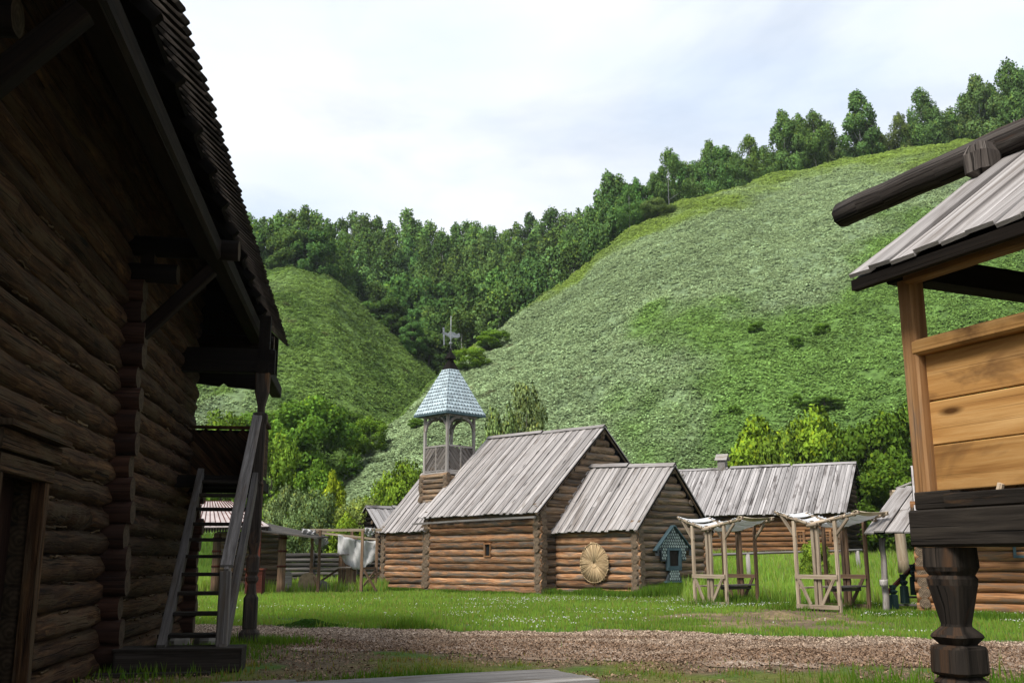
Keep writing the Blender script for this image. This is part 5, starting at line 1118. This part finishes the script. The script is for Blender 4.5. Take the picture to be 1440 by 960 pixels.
# hill vegetation: low tufts
def tufts(n, a0, a1, r0f, r1f, size, k, seed, name, label, colf, right=True):
    g = np.random.default_rng(seed); a = g.uniform(a0, a1, n); s = g.random(n)
    rc = np.interp(a, *RRt) if right else 152+0*a; lo = 74 if right else 84; r = lo-2+(rc+3-lo)*s
    x = r*np.sin(np.radians(a)); y = r*np.cos(np.radians(a)); z = terrain(x, y); 
    clump = fbm(x/1.7, y/1.7, 3, 55+seed); keepm = clump+g.normal(size=n)*.12 > .34; x, y, z, a, r = x[keepm], y[keepm], z[keepm], a[keepm], r[keepm]; n = len(x)
    S = size*(.5+.9*g.random(n)); c = colf(x, y, g.random(n)*.8+.15)
    d = g.normal(size=(n,k,3)); d[:,:,2] = np.abs(d[:,:,2])*.8; d /= np.linalg.norm(d, axis=2)[:,:,None]
    cen = np.stack([x,y,z], 1)[:,None,:]+d*(S[:,None,None]*.75); sz = np.repeat(S*.42, k); v, f = quads(cen.reshape(-1,3), sz, 2.3)
    cc = np.repeat(c, k*4, 0)*np.repeat(.88+.24*g.random(n*k), 4)[:,None]
    e_ = .8; tx = (terrain(x+e_, y, False)-terrain(x-e_, y, False))/(2*e_); ty = (terrain(x, y+e_, False)-terrain(x, y-e_, False))/(2*e_)
    tn = unit(np.stack([-tx, -ty, np.ones(n)], 1)); nn = unit(tn[:,None,:]+d*.34+g.normal(size=(n,k,3))*.10).reshape(-1,3)
    me = fast(name, v, f, colors=cc, nrm=np.repeat(nn, 4, 0)); return link(me, name, TUFT, None, label, 'undergrowth', 'stuff')
tufts(190000, -11, 30, 0, 1, .27, 9, 1, 'hill_undergrowth', 'grey-green wormwood and grass tufts covering the big right hillside', lambda x, y, r: hillcol(x, y, r))
tufts(62000, -24, 0, 0, 1, .27, 9, 2, 'hill_undergrowth', 'green tufts covering the smaller left hillside', lambda x, y, r: hillcol(x, y, r), right=False)
# grass
def blades(x, y, h, w, col, lean=.35, z=None):
    n = len(x); z = terrain(x, y) if z is None else z; a = rng.uniform(0, 6.283, n); l = rng.uniform(0, lean, n)*h; b = rng.uniform(0, 6.283, n)
    p = np.stack([x, y, z-.01], 1); s = np.stack([np.cos(a), np.sin(a), 0*a], 1)*(w/2)[:,None]; tip = p+np.stack([np.cos(b)*l, np.sin(b)*l, h], 1)
    v = np.stack([p-s, p+s, tip], 1).reshape(-1,3); cc = np.stack([col*.8, col*.8, col*1.15], 1).reshape(-1,3)
    return v, np.arange(n*3).reshape(-1,3), cc
def region(n, y0, y1, pw=1.0, side=.56):
    y = y0+(y1-y0)*rng.random(n)**pw; x = (rng.random(n)*2-1)*side*y; return x, y
def footprint(x, y):
    """inside a building"""
    ok = np.ones(len(x), bool)
    for c, u_, v_, L_, W_ in ((C0, U, V, 7.75, 8.4), (CP(-4.75,1.0), U, V, 4.75, 4.7), (CP(8.1,.15), U, V, 3.5, 5.2), (B0, BU, BV, 15, 6.4), (S, CD, -CN, 9, 5)):
        dx = x-c.x; dy = y-c.y; a = dx*u_.x+dy*u_.y; b = dx*v_.x+dy*v_.y; ok &= ~((a > .1) & (a < L_-.1) & (b > .1) & (b < W_-.1))
    wx = x-LW(0).x; wy = y-LW(0).y; o = wx*NN.x+wy*NN.y; al = wx*DD.x+wy*DD.y; ok &= ~((o < -.05) & (al < SE)); return ok
def gcol(n, base, var=.35): 
    return np.array(base)[None]*(1-var/2+var*rng.random(n))[:,None]*(1+np.stack([rng.normal(size=n)*.12, rng.normal(size=n)*.05, rng.normal(size=n)*.1], 1))
# short lawn
x, y = region(420000, 13.2, 50, .8); d = dirt_amount(x, y); pth = (y > path_edges(x)[0]+.4) & (y < path_edges(x)[1]-.1)
k = (rng.random(len(x)) > d*.93) & footprint(x, y) & ~(pth & (rng.random(len(x)) < .985)); clump = fbm(x/.45, y/.45, 3, 130); k &= (clump+rng.normal(size=len(x))*.12 > np.where(y < path_edges(x)[0]+.6, .535, .36)); x, y, clump = x[k], y[k], clump[k]
big = fbm(x/3.5, y/3.5, 3, 131); h = (.04+.085*rng.random(len(x))+.10*(rng.random(len(x)) < .04))*(.7+.8*clump)*np.where(y < path_edges(x)[0]+.6, .60, 1.0); w = .012+.0007*y
col = gcol(len(x), (.180,.285,.046))*(.75+.5*big)[:,None]; dry = rng.random(len(x)) < .08; col[dry] = gcol(dry.sum(), (.25,.22,.09)); nearm = y < path_edges(x)[0]+.6; col[nearm] *= np.array([.90,.78,.95]); mossy = nearm & (big > .5); col[mossy] *= np.array([1.25,.88,.8]); dn = nearm & (rng.random(len(x)) < .22); col[dn] = gcol(dn.sum(), (.20,.16,.07))
v, f, c = blades(x, y, h, w, col); me = fast('grass', v, f, colors=c); link(me, 'lawn_grass', GRASS, None, 'short bright green grass of the village lawn', 'grass', 'stuff')
# tall meadow behind the stalls, weeds by the church and fence
x, y = region(210000, 34, 62, 1.0); a = np.degrees(np.arctan2(x, y)); m1 = (a > 9.5) & (y > 36.5+rng.normal(size=len(x))*.4) & (y < 60)
m2 = (a < -7) & (y > 48.5) & (y < 60); k = (m1 | m2) & footprint(x, y); x, y = x[k], y[k]; hh = fbm(x/1.5, y/1.5, 3, 140)
h = (.22+.45*rng.random(len(x)))*(.5+hh); col = gcol(len(x), (.215,.335,.055))*(.8+.4*fbm(x/4, y/4, 2, 141))[:,None]; dry = rng.random(len(x)) < .12; col[dry] = gcol(dry.sum(), (.27,.27,.12))
x2 = rng.uniform(-34, -4, 60000); y2 = rng.uniform(58, 84, 60000); h2 = .3+.5*rng.random(60000); x = np.concatenate([x, x2]); y = np.concatenate([y, y2]); h = np.concatenate([h, h2]); col = np.concatenate([col, gcol(60000, (.125,.215,.040))])
v, f, c = blades(x, y, h, .035+.02*rng.random(len(x))+.0006*y, col, .45); me = fast('meadow', v, f, colors=c); link(me, 'meadow_grass', GRASS, None, 'tall meadow grass behind the market stalls and by the fence', 'grass', 'stuff')
# weeds along the church walls and posts
xs, ys, hs = [], [], []
def along(p, q, n, spread, hmax):
    t = rng.random(n); px_ = p.x+(q.x-p.x)*t+rng.normal(size=n)*spread; py_ = p.y+(q.y-p.y)*t+rng.normal(size=n)*spread; xs.append(px_); ys.append(py_); hs.append(hmax*(.3+.7*rng.random(n))*(.4+fbm(px_*1.2, py_*1.2, 2, 150)))
along(CP(-5.2,.5), CP(0,.5), 9000, .30, .45); along(CP(0,-.5), CP(11.5,-.4), 9000, .25, .22); along(CP(-5.2,.8), CP(-5.2,6), 8000, .35, .65); along(G(1000,852), G(1075,850), 3000, .5, .4); along(G(1120,857), G(1220,855), 3500, .5, .35)
along(G(1240,866), G(1440,872), 6000, .4, .3); along(LW(-.5,.8), LW(5,1.4), 3500, .5, .22); along(GP(.4,.2,0)+Vector((1.2,4,0)), GP(.4,.2,0)+Vector((3,7,0)), 3500, .8, .35); along(LW(5.3,1.9), LW(5,2.4), 900, .35, .25); along(G(785,955), G(480,955), 1600, .25, .16); along(G(600,884), G(560,884), 500, .3, .3)
x, y, h = map(np.concatenate, (xs, ys, hs)); k = footprint(x, y); x, y, h = x[k], y[k], h[k]; v, f, c = blades(x, y, h, .022+.0006*y, gcol(len(x), (.090,.165,.020)), .5)
me = fast('weeds', v, f, colors=c); link(me, 'weeds', GRASS, None, 'longer weeds growing along the walls, posts and steps', 'weeds', 'stuff')
# clover flowers
x, y = region(60000, 21, 42, 1.0); cl = fbm(x/2.6, y/1.6, 3, 160); prob = sst(cl, .50, .66)*(.25+.75*sst(x, -6, 8)); k = (rng.random(len(x)) < prob*.5*np.where(x < -2, .4, 1.1)) & (dirt_amount(x, y) < .2) & footprint(x, y); x, y = x[k], y[k]
cen = np.stack([x, y, terrain(x, y)+.10+.06*rng.random(len(x))], 1); v, f = quads(cen, .019, .8, 1.5); me = fast('clover', v, f, colors=np.full((len(v), 3), .62)); link(me, 'clover_flowers', GRASS, None, 'white clover flower heads scattered in the lawn', 'flowers', 'stuff')
# low dark clover patch at the path edge
q = G(435, 880); n = 2600; x = q.x+rng.normal(size=n)*.38; y = q.y+rng.normal(size=n)*.22; cen = np.stack([x, y, .02+.16*np.exp(-((x-q.x)**2/.2+(y-q.y)**2/.1))*rng.random(n)], 1); v, f = quads(cen, .03, .8)
me = fast('patch', v, f, colors=np.repeat(gcol(n, (.045,.10,.02)), 4, 0)); link(me, 'clover_patch', GRASS, None, 'low dark green clover patch at the far edge of the path', 'ground cover', 'stuff')
# chips and bits of bark on the path and the bare soil
x, y = region(330000, 13.3, 27, .9); n_, f_ = path_edges(x); on = (dirt_amount(x, y) > .4) & (y < f_+.35); fade_ = np.where(y < n_, .30, 1.0); k = on & (rng.random(len(x)) < fade_*(.35+.9*fbm(x/.7, y/.7, 3, 170))) & footprint(x, y); x, y = x[k], y[k]; n = len(x)
cen = np.stack([x, y, terrain(x, y)+.018+.012*rng.random(n)], 1); v, f = quads(cen, .010+.024*rng.random(n)**2.5, 1.6, 1.0)
tone = rng.random(n)[:,None]; n_, f_ = path_edges(x); br = sst(fbm(x/2.5, y/1.2, 3, 181)+.02*x+.85*(.45-(y-n_)/(f_-n_)), .28, .62)[:,None]; cc = (np.array([.12,.085,.06])*(1-tone)+np.array([.52,.40,.30])*tone)*(1-br*np.array([.42,.50,.56])); me = fast('chips', v, f, colors=np.repeat(cc, 4, 0)); mch, nt, b = newmat('chip'); at = node(nt, 'ShaderNodeAttribute', attribute_name='col'); nt.links.new(at.outputs['Color'], b.inputs['Base Color']); b.inputs['Roughness'].default_value = .95
link(me, 'wood_chips', mch, None, 'pale wood chips and gravel strewn over the path', 'wood chips', 'stuff')

# ------------------------------------------------------------------ haze
hv = [(x, y, z) for x in (-415, 415) for y in (-415, 415) for z in (-2, 118)]; hme = bpy.data.meshes.new('haze'); hme.from_pydata(hv, [], [(0,1,3,2),(4,6,7,5),(0,4,5,1),(2,3,7,6),(0,2,6,4),(1,5,7,3)]); mh = bpy.data.materials.new('haze_air'); mh.use_nodes = True; nt = mh.node_tree
for n in list(nt.nodes): nt.nodes.remove(n)
o = nt.nodes.new('ShaderNodeOutputMaterial'); pv_ = nt.nodes.new('ShaderNodeVolumePrincipled'); pv_.inputs['Color'].default_value = (.86,.92,1.0,1); pv_.inputs['Density'].default_value = .00014; pv_.inputs['Anisotropy'].default_value = .2
nt.links.new(pv_.outputs[0], o.inputs['Volume']); link(hme, 'haze', mh, None, 'thin pale summer haze over the valley', 'haze', 'stuff')
